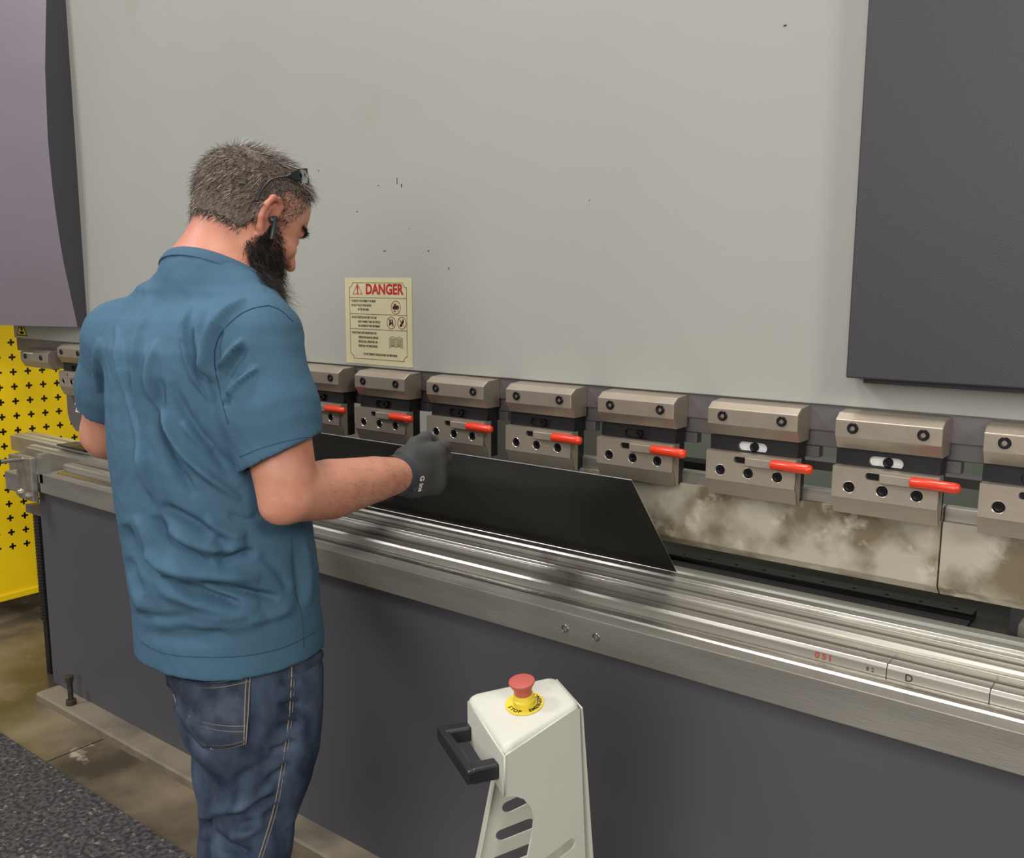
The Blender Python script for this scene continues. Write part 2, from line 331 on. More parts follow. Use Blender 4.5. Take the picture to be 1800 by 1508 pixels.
rp_ = [(1.652, .8355), (1.740, .8355), (1.740, .900), (1.712, .900), (1.704, .889), (1.696, .900), (1.672, .900), (1.668, .894), (1.652, .894)]
die('grooved_die', 'long grooved steel die under the black sheet', rp_, -3.80, X1)
def letter(txt, size, x, y, z, m, parent, bold=.02, sx=1):
    me = text_mesh([(txt, size, 0, 0, 'CENTER', sx)], FRONT(x, y, z), bold=bold); return link_mesh('lettering', me, MT[m], parent)
letter('0 5 I', .016, -.513, 1.5607, .852, 'ink', fd[0], .03)
letter('8 2', .011, -.432, 1.5607, .850, 'signblk', fd[0], .0)
letter('D', .018, -.369, 1.5607, .851, 'signblk', fd[1], .01)

# ================================================================ punches
pp = [(1.680, .980), (1.6985, .9630), (1.7015, .9630), (1.720, .980), (1.720, 1.097), (1.708, 1.1), (1.708, 1.122), (1.694, 1.122), (1.694, 1.1), (1.680, 1.097)]
def punch(label, x0, x1):
    t = thing('punch', label, 'press tool', ((x0+x1)/2, 1.70, .9345), 'punch segments')
    MB().prism(pp[:5]+[(1.680, 1.097)], x0+.0012, x1-.0012).build('blade', MT['punch'], t, bevel=.001)
    MB().prism([(1.689, 1.097), (1.712, 1.097), (1.712, 1.1215), (1.689, 1.1215)], x0+.0012, x1-.0012).build('tang', MT['steel'], t, bevel=.001)
    return t
punch('long stained steel punch blade under the red-levered clamps, left of the vertical seam', -1.195, -.3625)
punch('stained steel punch blade at the far right, right of the vertical seam', -.3625, X1)
t = thing('punch', 'narrow grey punch marked 25 left of the man', 'press tool', (-3.30, 1.70, .96), 'punch segments')
MB().add([(x, y, z) for y in (1.675, 1.72) for x, z in ((-3.372, 1.094), (-3.372, 1.02), (-3.360, .99), (-3.320, .957), (-3.10, .957), (-3.10, 1.094))],
         [(0, 1, 2, 3, 4, 5), (11, 10, 9, 8, 7, 6)]+[(i, (i+1) % 6+0, 6+(i+1) % 6, 6+i) for i in range(6)]).build('blade', MT['ramsteel'], t, bevel=.002)
me = text_mesh([('25', .05, 0, 0, 'CENTER', .8)], FRONT(-3.292, 1.6745, 1.045), bold=.02); link_mesh('lettering', me, MT['white'], t)

# ================================================================ tool clamps
def screw_mb(c, r, m=None):
    b = MB(); b.lathe([(r, -.003), (r, .0015), (r*.86, .003), (r*.62, .003)], c, (0, -1, 0), 22, cap=False)
    # hex socket
    c = np.array(c); hexo = [c+np.array([math.cos(a)*r*.46, -.0005, math.sin(a)*r*.46]) for a in np.linspace(0, 2*math.pi, 6, endpoint=False)]
    b.lathe([(r*.62, .003), (r*.48, .0026)], c, (0, -1, 0), 22, cap=False)
    b.lathe([(r*.48, .0026), (r*.46, -.0012), (.0003, -.0012)], c, (0, -1, 0), 6, cap=False); return b
CW = .178
def make_clamp():
    t = thing('tool_clamp', 'x', 'clamp', (0, 1.70, 1.094), 'tool clamps along the ram')
    # local coordinates: x from 0 to CW
    ub = MB().prism([(1.650, 1.2115), (1.697, 1.2115), (1.697, 1.278), (1.652, 1.275), (1.635, 1.264), (1.635, 1.234)], 0, CW).build('upper_block', MT['clamp'], t, bevel=.0012)
    for x in (.031, .148): screw_mb((x, 1.635, 1.2505), .0098).build('screw', MT['screw'], ub, smooth=True)
    mid = plate('slotted_body', [(-.001, 1.178), (CW-.004, 1.178), (CW-.004, 1.212), (-.001, 1.212)], [stadium(.085, 1.1925, .040, .0095)], .008, MT['black_steel'], frame((0, 1.659, 0), (1, 0, 0), (0, 0, 1)), t)
    MB().box(.0, CW-.004, 1.6645, 1.6935, 1.095, 1.2105).build('back_body', MT['black_steel'], mid)
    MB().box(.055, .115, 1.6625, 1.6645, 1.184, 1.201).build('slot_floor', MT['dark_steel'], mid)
    screw_mb((.088, 1.657, 1.1925), .0085).build('screw', MT['screw'], mid, smooth=True)
    holes = [circ(x, 1.145, .0098) for x in (.030, .087, .144)]+[stadium(.080, 1.1685, .034, .0062)]
    MB().prism([(1.650, 1.0945), (1.6645, 1.0945), (1.6645, 1.181), (1.642, 1.181), (1.642, 1.125)], 0, CW).build('lower_body', MT['clamp'], t)
    lp = plate('lower_plate', [(0, 1.125), (CW, 1.125), (CW, 1.181), (0, 1.181)], holes, .0066, MT['clamp'], frame((0, 1.6385, 0), (1, 0, 0), (0, 0, 1)), t)
    MB().prism([(1.6355, 1.126), (1.650, 1.0945), (1.655, 1.0945), (1.644, 1.126)], 0, CW).build('bevel_edge', MT['clamp'], lp)
    for x in (.030, .087, .144): MB().lathe([(.0098, .0), (.0106, .0006), (.0110, 0)], (x, 1.6352, 1.145), (0, -1, 0), 24, cap=False).build('hole_rim', MT['clampedge'], lp, smooth=True)
    for x in (.030, .087, .144): screw_mb((x, 1.6395, 1.145), .0090).build('screw', MT['screw'], lp, smooth=True)
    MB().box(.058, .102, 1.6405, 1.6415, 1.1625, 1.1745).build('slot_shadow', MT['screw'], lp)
    lv = MB().prism([(1.626, 1.160), (1.633, 1.160), (1.633, 1.1765), (1.626, 1.1765)], .083, .142)
    lv.box(.083, .092, 1.633, 1.640, 1.163, 1.174)
    lv = lv.build('lever', MT['clamp'], t, bevel=.0015)
    g = MB(); g.tube([(.134, 1.629, 1.169), (.137, 1.629, 1.169), (.175, 1.627, 1.169), (.205, 1.624, 1.169), (.2115, 1.624, 1.169), (.214, 1.624, 1.169)], [.0078, .0092, .0092, .0092, .0075, .003], 16, flat=1.02)
    g.build('grip', MT['red'], lv, smooth=180 if 0 else 60)
    MB().box(.150, .196, 1.704, 1.726, 1.178, 1.1995).build('tool_tab', MT['ramsteel'], t, bevel=.001)
    return t
cl0 = make_clamp()
spots = [(-3.335, 'red-levered tool clamp at the far left, between the bare block and the man'),
         (-3.02, 'tool clamp hidden behind the man'), (-2.77, 'tool clamp hidden behind the man'), (-2.52, 'tool clamp hidden behind the man'), (-2.27, 'tool clamp hidden behind the man'),
         (-2.02, 'red-levered tool clamp half hidden by the man\'s right sleeve'),
         (-1.779, 'red-levered tool clamp directly below the danger sign'),
         (-1.527, 'red-levered tool clamp directly behind and above the gloved hand'),
         (-1.283, 'red-levered tool clamp next right of the one above the gloved hand'),
         (-1.0376, 'red-levered tool clamp just above the black sheet\'s upper right corner'),
         (-.786, 'red-levered tool clamp over the punch, first one right of the black sheet'),
         (-.540, 'red-levered tool clamp below the left edge of the dark right housing, partly in shade'),
         (-.3005, 'tool clamp cut off by the right edge of the photo'),
         (-.05, 'tool clamp beyond the right edge of the photo'), (.20, 'tool clamp beyond the right edge of the photo')]
for i, (x, lab) in enumerate(spots):
    c = cl0 if i == 0 else copy_tree(cl0)
    c.location.x = x; c['label'] = lab
    if i in (10, 11):
        for ch in c.children_recursive:
            if ch.name.startswith('slot_floor'): ch.data = ch.data.copy(); ch.data.materials[0] = MT['white']
# bare block A
t = thing('clamp_block', 'bare tan clamp block without lever under the yellow warning triangle', 'clamp', (-3.62, 1.70, 1.16))
bx = -3.62
o = MB().prism([(1.650, 1.180), (1.697, 1.180), (1.697, 1.250), (1.652, 1.247), (1.635, 1.236), (1.635, 1.205)], bx, bx+.21).build('upper_block', MT['clamp'], t, bevel=.0012)
for x in (.04, .16): screw_mb((bx+x, 1.635, 1.221), .0098).build('screw', MT['screw'], o, smooth=True)
MB().box(bx+.03, bx+.10, 1.6344, 1.636, 1.232, 1.2355).build('paper_label', MT['white'], o)

# ================================================================ black sheet metal
BR = np.array([-.875, 1.702, .9005]); dv = np.array([0, -.198, .231]); xl = -2.30
nn = np.cross([1, 0, 0], dv); nn /= np.linalg.norm(nn)
th = .0016
b = MB(); c0 = [np.array([x, BR[1], BR[2]]) for x in (xl, BR[0])]
q = [c0[0], c0[1], c0[1]+dv, c0[0]+dv]
v = q+[p+nn*th for p in q]
b.add(v, [(0, 1, 2, 3), (7, 6, 5, 4)], 0); b.add(v, [(0, 4, 5, 1), (1, 5, 6, 2), (2, 6, 7, 3), (3, 7, 4, 0)], 1)
o = b.build('sheet_metal', [MT['sheet'], MT['sheetedge']], origin=(-1.6, 1.702, .9005)); setp(o, 'black steel sheet tilted into the die and held by the man', 'metal sheet')

MB().tube([(-1.185, 1.90, 1.122), (-1.02, 1.90, 1.121)], .011, 14).build('air_pipe', MT['white'], PB, smooth=True)
t = MB().box(-3.52, -3.33, 1.60, 1.68, .9005, .906).build('steel_strip', [MT['black_steel']], origin=(-3.43, 1.68, .9005), bevel=.001); t.location = (-3.30, 1.715, .9005)
setp(t, 'small black steel strip lying on the dies left of the man\'s elbow', 'metal strip')

# ================================================================ danger sign
t = thing('danger_sign', 'cream danger sign with red heading stuck on the pale ram panel', 'sign', (-1.745, 1.6895, 1.289))
sx0, sz0, SW, SH = -1.867, 1.288, .244, .223
MB().box(sx0, sx0+SW, 1.6885, 1.6899, sz0, sz0+SH).build('backing', MT['sign'], t)
FR = frame((sx0, 1.6882, sz0), (1, 0, 0), (0, 0, 1))
U = lambda u, v: (u*SW, v*SH)            # u right, v up 0..1
def ringline(pts, w):
    me = bmesh.new()
    bmx = MB()
    for a, c in zip(pts, pts[1:]+pts[:1]):
        a = np.array(a); c = np.array(c); d = c-a; L = np.linalg.norm(d); 
        if L < 1e-6: continue
        nrm = np.array([-d[1], d[0]])/L*w/2; e = d/L*w/2
        p = [a-e+nrm, c+e+nrm, c+e-nrm, a-e-nrm]
        k = len(bmx.v); bmx.v += [(*x, 0) for x in p]+[(*x, -.0002) for x in p]; bmx.f += [(k, k+1, k+2, k+3), (k+4, k+5, k+6, k+7), (k, k+1, k+5, k+4), (k+1, k+2, k+6, k+5), (k+2, k+3, k+7, k+6), (k+3, k, k+4, k+7)]; bmx.mi += [0]*6
    return bmx
def to_frame(b, fr): b.v = [tuple(fr @ Vector(p)) for p in b.v]; return b
arc = lambda cx, cy, r, a0, a1: [(cx+r*math.cos(t), cy+r*math.sin(t)) for t in np.linspace(math.radians(a0), math.radians(a1), 6)]
L_, R_, B_, T_ = .018*1, SW-.018, .014, SH-.012; r_ = .012
border = arc(L_, B_, r_, 90, 0)+arc(R_, B_, r_, 180, 90)+arc(R_, T_, r_, 270, 180)+arc(L_, T_, r_, 0, -90)
b = ringline(border, .0012)
for vv in (.775, .585, .41):
    k = ringline([U(.073, vv), U(.927, vv)], .001); b.add(k.v, k.f)
to_frame(b, FR).build('border', MT['signblk'], t)
me = text_mesh([('DANGER', .036, SW*.60, SH*.868, 'CENTER', .93)], frame((sx0, 1.6883, sz0), (1, 0, 0), (0, 0, 1)), bold=.035)
link_mesh('heading', me, MT['signred'], t)
tri = [(SW*.13, SH*.815), (SW*.27, SH*.815), (SW*.20, SH*.935)]
b = ringline(tri, .0016); to_frame(b, FR).build('warning_triangle', MT['signred'], t)
letter('!', .028, sx0+SW*.20, 1.6883, sz0+SH*.862, 'signred', t, .04)
s = .0082
lines = [('TO REDUCE THE POSSIBILITY OF INJURY', s, .10, .735, 'LEFT', .62), ('DO NOT PLACE YOUR HANDS', s, .10, .685, 'LEFT', .66), ('IN THE DIE AREA', s, .20, .637, 'LEFT', .66),
         ('DO NOT POSITION ANY PART OF YOUR', s, .10, .545, 'LEFT', .62), ('BODY WHERE IT MAY BE STRUCK', s, .20, .495, 'LEFT', .66), ('OR CRUSHED BY PART MOVEMENT', s, .20, .447, 'LEFT', .63),
         ('ALWAYS READ AND UNDERSTAND THE', s, .10, .365, 'LEFT', .62), ('OPERATION MANUAL BEFORE', s, .20, .312, 'LEFT', .66), ('INSTALLING, OPERATING OR', s, .20, .262, 'LEFT', .66), ('SERVICING THE PRESS BRAKE', s, .20, .212, 'LEFT', .66),
         ('DO NOT REMOVE THIS SIGN FROM THIS PRESS BRAKE', s, .53, .118, 'CENTER', .62)]
me = text_mesh([(a, z, SW*x, SH*y, al, k) for a, z, x, y, al, k in lines], frame((sx0, 1.6883, sz0), (1, 0, 0), (0, 0, 1)), bold=.012)
link_mesh('lettering', me, MT['signblk'], t)
def picto(cx, cy, r, kind):
    b = MB(); 
    ring = circ(cx, cy, r, 28); b = ringline(ring, .0015)
    k = ringline([(cx-r*.7, cy+r*.7), (cx+r*.7, cy-r*.7)], .0014); b.add(k.v[:8], k.f[:6]); b.mi = [0]*len(b.f)
    to_frame(b, FR).build('prohibition_ring', MT['signred'], t)
    sh = {0: [stadium(cx, cy, r*.8, r*.30, .1), stadium(cx-.1*r, cy+.45*r, .05*r, r*.16, 0), stadium(cx-.2*r, cy-.55*r, .3*r, r*.08, 0)],
          1: [stadium(cx-.3*r, cy, r*.7, r*.16, 1.4), stadium(cx+.3*r, cy+.05*r, r*.9, r*.14, 1.75), stadium(cx, cy-.1*r, r*.5, r*.08, .8), circ(cx-.25*r, cy+.5*r, .13*r, 10)],
          2: [stadium(cx, cy-.1*r, r*.9, r*.2, .9), stadium(cx+.25*r, cy+.35*r, r*.4, r*.12, 1.3), stadium(cx-.3*r, cy+.3*r, r*.4, r*.08, 2.2), stadium(cx-.2*r, cy-.5*r, r*.3, r*.1, 0.1)]}[kind]
    bm = MB()
    for p in sh:
        k = len(bm.v); m_ = len(p); bm.v += [(*q, -.0001) for q in p]+[(*q, .0002) for q in p]
        bm.f += [tuple(range(k, k+m_)), tuple(range(k+m_, k+2*m_))[::-1]]; bm.mi += [0, 0]
    to_frame(bm, FR).build('pictogram', MT['signblk'], t)
picto(SW*.77, SH*.67, .0165, 0); picto(SW*.70, SH*.495, .0150, 1); picto(SW*.855, SH*.497, .0150, 2)
bk = MB()
for sgn in (-1, 1):
    pts = [(SW*.765, SH*.215), (SW*.765, SH*.32)]+[(SW*.765+sgn*SW*.095*u, SH*.32+.004*math.sin(u*3)) for u in (.3, .6, 1)]+[(SW*.765+sgn*SW*.098, SH*.212)]+[(SW*.765+sgn*SW*.095*u, SH*.212+.004*math.sin(u*3)) for u in (.6, .3)]
    k = ringline(pts, .0009); bk.add(k.v, k.f)
    for j in range(9):
        yv = SH*(.228+.0105*j); k = ringline([(SW*.765+sgn*SW*.012, yv+.001), (SW*.765+sgn*SW*.085, yv+.001)], .0007); bk.add(k.v, k.f)
to_frame(bk, FR).build('open_book_symbol', MT['signblk'], t)

for k, (px, py, w_, h_) in enumerate([(665, 326, .006, .0015), (698, 318, .002, .016), (706, 326, .003, .008), (753, 441, .004, .003), (789, 472, .002, .006), (720, 402, .002, .002), (1380, 45, .006, .003), (628, 372, .005, .002), (676, 441, .009, .002), (560, 300, .003, .003), (1036, 352, .002, .002)]):
    w = aty(px, py, 1.69); MB().box(w[0]-w_/2, w[0]+w_/2, 1.6896, 1.6902, w[2]-h_/2, w[2]+h_/2).build('scuff_mark', MT['dark_steel'], PB)
# small warning triangle at the left end of the ram
t = thing('warning_sticker', 'yellow triangular crush-hazard sticker at the left end of the ram', 'sticker', (-3.72, 1.6895, 1.285))
cx_, cz_ = -3.712, 1.288
b = MB(); b.add([(cx_-.046, 1.6885, cz_), (cx_+.046, 1.6885, cz_), (cx_, 1.6885, cz_+.072), (cx_-.046, 1.6895, cz_), (cx_+.046, 1.6895, cz_), (cx_, 1.6895, cz_+.072)], [(0, 1, 2), (3, 5, 4), (0, 3, 4, 1), (1, 4, 5, 2), (2, 5, 3, 0)]).build('backing', MT['yel2'], t)
b = ringline([(-.040, .004), (.040, .004), (0, .066)], .005); to_frame(b, FRONT(cx_, 1.6884, cz_)).build('black_border', MT['signblk'], t)
b = ringline([(-.012, .014), (.012, .014)], .008); k = ringline([(0, .018), (0, .045)], .006); b.add(k.v, k.f); k = ringline([(-.012, .034), (0, .022), (.012, .034)], .004); b.add(k.v, k.f)
to_frame(b, FRONT(cx_, 1.6884, cz_)).build('pictogram', MT['signblk'], t)

# ================================================================ yellow perforated guard
setp(MB().box(-5.6, -5.0, 1.2, 4.0, 0, 2.0).build('backdrop', MT['black_steel'], origin=(-5.3, 2.6, 0), bevel=.01), 'black cabinet added to darken the cross-shaped holes of the yellow guard', 'backdrop')  # invented box, put behind the guard so its holes look dark
gt = thing('side_guard', 'yellow perforated metal guard with cross-shaped holes at the left end', 'machine guard', (-4.2, 2.1, 0))
def cross(cx, cy, r, w):
    p = [(w, w), (w, r-.3*w), (.6*w, r), (-.6*w, r), (-w, r-.3*w), (-w, w), (-r+.3*w, w), (-r, .6*w), (-r, -.6*w), (-r+.3*w, -w), (-w, -w), (-w, -r+.3*w), (-.6*w, -r), (.6*w, -r), (w, -r+.3*w), (w, -w), (r-.3*w, -w), (r, -.6*w), (r, .6*w), (r-.3*w, w)]
    return [(cx+x, cy+y) for x, y in p]
hl = [cross(1.861+.0625*i, 1.236-.0645*j, .0150, .0048) for i in range(-5, 14) for j in range(0, 15)]
plate('perforated_panel', [(1.45, .12), (2.85, .12), (2.85, 1.62), (1.45, 1.62)], hl, .002, MT['yellow'], frame((-4.2, 0, 0), (0, 1, 0), (0, 0, 1)), gt)
MB().box(-4.23, -4.19, 1.45, 2.85, .095, .125).build('bottom_flange', MT['yellow'], gt, bevel=.004)
MB().box(-4.6, -4.19, 1.45, 1.46, .095, 1.62).build('front_return', MT['yellow'], gt)
MB().box(-4.6, -4.55, 1.5, 2.8, .0, .095).build('foot', MT['black_steel'], gt)

# ================================================================ foot-pedal console with emergency stop
F = np.array([-.798, 1.015, .813]); Lc = np.array([-.942, 1.095, .829]); Bc = np.array([-.841, 1.210, .852]); Rc = np.array([-.758, 1.163, .843])
pt = thing('pedal_console', 'cream pedestal with red emergency stop button and black handle in the foreground', 'control pedestal', (-.84, 1.12, 0))
def rounded_top(inset, dz):
    cs = [F, Rc, Bc, Lc]; ctr = sum(cs)/4; out = []
    for i, c in enumerate(cs):
        p, nx = cs[i-1], cs[(i+1) % 4]; a = (p-c)/np.linalg.norm(p-c); d = (nx-c)/np.linalg.norm(nx-c); r = .018
        for s_ in np.linspace(0, 1, 6):
            q_ = c + a*r*(1-s_)**2 + d*r*s_**2
            q_ = q_+(ctr-q_)/np.linalg.norm(ctr-q_)*inset; out.append(q_+np.array([0, 0, dz]))
    return out
rings = [rounded_top(0, -.060)]+[rounded_top(.012*(1-math.cos(a)), -.012+.012*math.sin(a)) for a in np.linspace(0, math.pi/2, 5)]
n = len(rings[0]); b = MB(); b.add([p for r in rings for p in r], [(i*n+k, i*n+(k+1) % n, (i+1)*n+(k+1) % n, (i+1)*n+k) for i in range(len(rings)-1) for k in range(n)]+[tuple(range((len(rings)-1)*n, len(rings)*n))])
b.build('top_cap', MT['cream'], pt, smooth=50)
# near side plate
def hdir(a, c): d = np.array(c)-np.array(a); d[2] = 0; return d/np.linalg.norm(d)
un = hdir(F, Rc); nrm = np.array([un[1], -un[0], 0])
def uvn(px, py, o, u):
    w = toplane(px, py, o, np.array([u[1], -u[0], 0])); return ((w-o)@u, w[2])
near = [uvn(*p, F, un) for p in [(887, 1328), (887, 1399), (905, 1399), (920, 1404), (932, 1418), (938, 1436), (936, 1460), (931, 1485), (926, 1508)]]
u_bot = near[-1][0]; near += [(u_bot-.03, 0.02), (.20, .02)]
rb = uvn(1028, 1508, F, un); rt_ = uvn(1018, 1246, F, un)
near += [(rb[0]+(rb[0]-rt_[0])*1.2, .3), rb, rt_, (rt_[0]-.006, rt_[1]+.004)]
sl = [uvn(*p, F, un) for p in [(958, 1508), (985, 1488)]]
ang = 0.12
near_pl = plate('side_plate', near, [stadium(sl[1][0]-.004, sl[1][1]-.010, .05, .0105, .25)], .003, MT['cream'], frame((F[0], F[1], 0), un, (0, 0, 1)), pt)
ulf = hdir(F, Lc)
lf = [uvn(*p, F, ulf) for p in [(887, 1330), (887, 1399), (868, 1368), (824, 1300), (823, 1232), (830, 1240)]]
plate('front_plate', lf[:5], [], .003, MT['cream'], frame((F[0], F[1], 0), ulf, (0, 0, 1)), pt)
uf = hdir(Lc, Bc)
fl = [uvn(*p, Lc, uf) for p in [(868, 1374), (836, 1508)]]
wall_w = np.linalg.norm((Bc-Lc)[:2])
far = [(fl[0][0], .80), (fl[0][0], fl[0][1]), fl[1], (fl[1][0]-.10, .02), (wall_w+.06, .02), (wall_w, .80)]
slots = []
for (a, c) in [((893, 1418), (920, 1405)), ((882, 1467), (930, 1448)), ((872, 1515), (930, 1492))]:
    pa, pc = uvn(*a, Lc, uf), uvn(*c, Lc, uf); L2 = math.hypot(pc[0]-pa[0], pc[1]-pa[1]); slots.append(stadium((pa[0]+pc[0])/2, (pa[1]+pc[1])/2, L2, .0105, math.atan2(pc[1]-pa[1], pc[0]-pa[0])))
plate('slotted_plate', far, slots, .003, MT['cream'], frame((Lc[0], Lc[1], 0), uf, (0, 0, 1)), pt)
p0 = Lc+uf*fl[0][0]; p1 = Lc+uf*fl[1][0]; nf = np.array([uf[1], -uf[0], 0])
b = MB(); e = .018
a_ = [np.array([p0[0], p0[1], fl[0][1]+.03]), np.array([p1[0], p1[1], fl[1][1]]), np.array([*(Lc+uf*(fl[1][0]-.10))[:2], .02])]
vs = [q_ for p in a_ for q_ in (p, p+nf*e)]; vs2 = [v_+uf*.003 for v_ in vs]
b.add(vs+vs2, [(0, 1, 3, 2), (2, 3, 5, 4), (6, 8, 9, 7), (8, 10, 11, 9), (0, 2, 8, 6), (1, 7, 9, 3), (2, 4, 10, 8), (3, 9, 11, 5)]); b.build('flange', MT['cream'], pt)
# rear spine and foot
b = MB(); rr = [(Rc, rb)]
bb = [Rc+np.array([0, 0, -.01]), Bc+np.array([0, 0, -.01])]; lo2 = [np.array([*(F+un*.24)[:2], .02]), np.array([*(Lc+uf*.2)[:2], .02])]
b.add(bb+lo2, [(0, 1, 3, 2)]); o = b.build('rear_plate', MT['cream'], pt); o.modifiers.new('s', 'SOLIDIFY').thickness = .003
MB().box(-1.12, -.62, .86, 1.26, 0, .02).build('foot_plate', MT['cream'], pt, bevel=.004)
MB().box(-.96, -.82, .88, 1.0, .02, .06).build('foot_pedal', MT['plastic'], pt, bevel=.008)
# emergency stop button
ax = np.array([0, -.196, .98]); c = np.array([-.837, 1.118, .8345])
MB().lathe([(.031, 0), (.031, .002), (.017, .0025)], c, ax, 36).build('yellow_collar', MT['yel2'], pt, smooth=30)
MB().lathe([(.018, .002), (.018, .010), (.0155, .012), (.0155, .020)], c, ax, 30).build('button_base', MT['yel2'], pt, smooth=30)
MB().lathe([(.0135, .016), (.0145, .026), (.0155, .030), (.0195, .0375), (.0212, .0405), (.0208, .0425), (.016, .0438), (.001, .0442)], c, ax, 36).build('mushroom_button', MT['estop'], pt, smooth=60)
# lettering on the collar
bm_ = bmesh.new()
axv = Vector(ax).normalized(); ux = Vector((.79, .61, 0)); ux = (ux-axv*ux.dot(axv)).normalized(); vx_ = axv.cross(ux)
for word, a0, st in (('STOP', 200, 17), ('EMERGENCY', 292, 15)):
    for i, chh in enumerate(word):
        a = math.radians(a0+i*st); r0 = .0245
        cu = bpy.data.curves.new('t', 'FONT'); cu.body = chh; cu.size = .0095; cu.align_x = 'CENTER'; cu.align_y = 'CENTER'; cu.extrude = .0002; cu.offset = .0003
        me = eval_mesh(cu); me.transform(Matrix.Translation((r0*math.cos(a), r0*math.sin(a), 0)) @ Matrix.Rotation(a+math.pi/2, 4, 'Z')); bm_.from_mesh(me)
me = bpy.data.meshes.new('l'); bm_.to_mesh(me); bm_.free(); me.transform(frame(c+ax*.0024, ux, vx_)); link_mesh('collar_lettering', me, MT['signblk'], pt)
# handle
def onface(px, py, off=0):
    w = toplane(px, py, F+nf0*off, nf0); return w
nf0 = np.array([-ulf[1], ulf[0], 0])
if nf0 @ (CAM-F) < 0: nf0 = -nf0
A1, A2 = onface(826, 1285), onface(874, 1350)
h = .045
b = MB()
def bar(b, p, q_, w, hh):      # rectangular bar
    p, q_ = np.array(p), np.array(q_); d = (q_-p)/np.linalg.norm(q_-p); s1 = np.array([0, 0, 1.])-d*d[2]; s1 /= np.linalg.norm(s1); s2 = np.cross(d, s1)
    vs = [e_+s1*i*hh/2+s2*j*w/2 for e_ in (p, q_) for i, j in ((-1, -1), (1, -1), (1, 1), (-1, 1))]
    b.add(vs, [(3, 2, 1, 0), (4, 5, 6, 7), (0, 1, 5, 4), (1, 2, 6, 5), (2, 3, 7, 6), (3, 0, 4, 7)])
dl = (A2-A1)/np.linalg.norm(A2-A1)
bar(b, A1, A1+nf0*h-dl*.002, .024, .026); bar(b, A2, A2+nf0*h, .024, .026); bar(b, A1+nf0*h-dl*.014, A2+nf0*h+dl*.012, .016, .024)
b.build('handle', MT['plastic'], pt, bevel=.004)

# ================================================================ the man: shapes as distance fields, meshed
def cap(p, a, b, ra, rb=None):
    rb = ra if rb is None else rb; a = np.asarray(a, float); b = np.asarray(b, float); ba = b-a
    h = np.clip((p-a)@ba/(ba@ba), 0, 1); return np.linalg.norm(p-a-h[:, None]*ba, axis=1)-(ra+(rb-ra)*h)
def ell(p, c, r, R=None):
    q = p-np.asarray(c, float)
    if R is not None: q = q@R
    r = np.asarray(r, float); k0 = np.linalg.norm(q/r, axis=1); k1 = np.linalg.norm(q/(r*r), axis=1)+1e-9
    return k0*(k0-1)/k1
def rbox(p, c, Rm, hs, r):
    q = np.abs((p-np.asarray(c, float))@Rm)-(np.asarray(hs)-r); return np.linalg.norm(np.maximum(q, 0), axis=1)+np.minimum(q.max(1), 0)-r
def smin(a, b, k):
    h = np.clip(.5+.5*(b-a)/k, 0, 1); return b+(a-b)*h-k*h*(1-h)
def ssub(a, b, k): return -smin(-a, b, k)
def chain(p, pts, rs, k=.004):
    d = None
    for i in range(len(pts)-1):
        e = cap(p, pts[i], pts[i+1], rs[i], rs[i+1]); d = e if d is None else smin(d, e, k)
    return d
def loft(p, keys, pw=2.2):            # keys rows z, cx, cy, a, b ; vertical body
    k = np.array(sorted(map(tuple, keys))); z = p[:, 2]
    cx, cy, a, b = (np.interp(z, k[:, 0], k[:, i]) for i in (1, 2, 3, 4))
    u = (np.abs((p[:, 0]-cx)/a)**pw+np.abs((p[:, 1]-cy)/b)**pw)**(1/pw)
    d = (u-1)*np.minimum(a, b); dz = np.maximum(k[0, 0]-z, z-k[-1, 0])
    return np.maximum(d, dz)
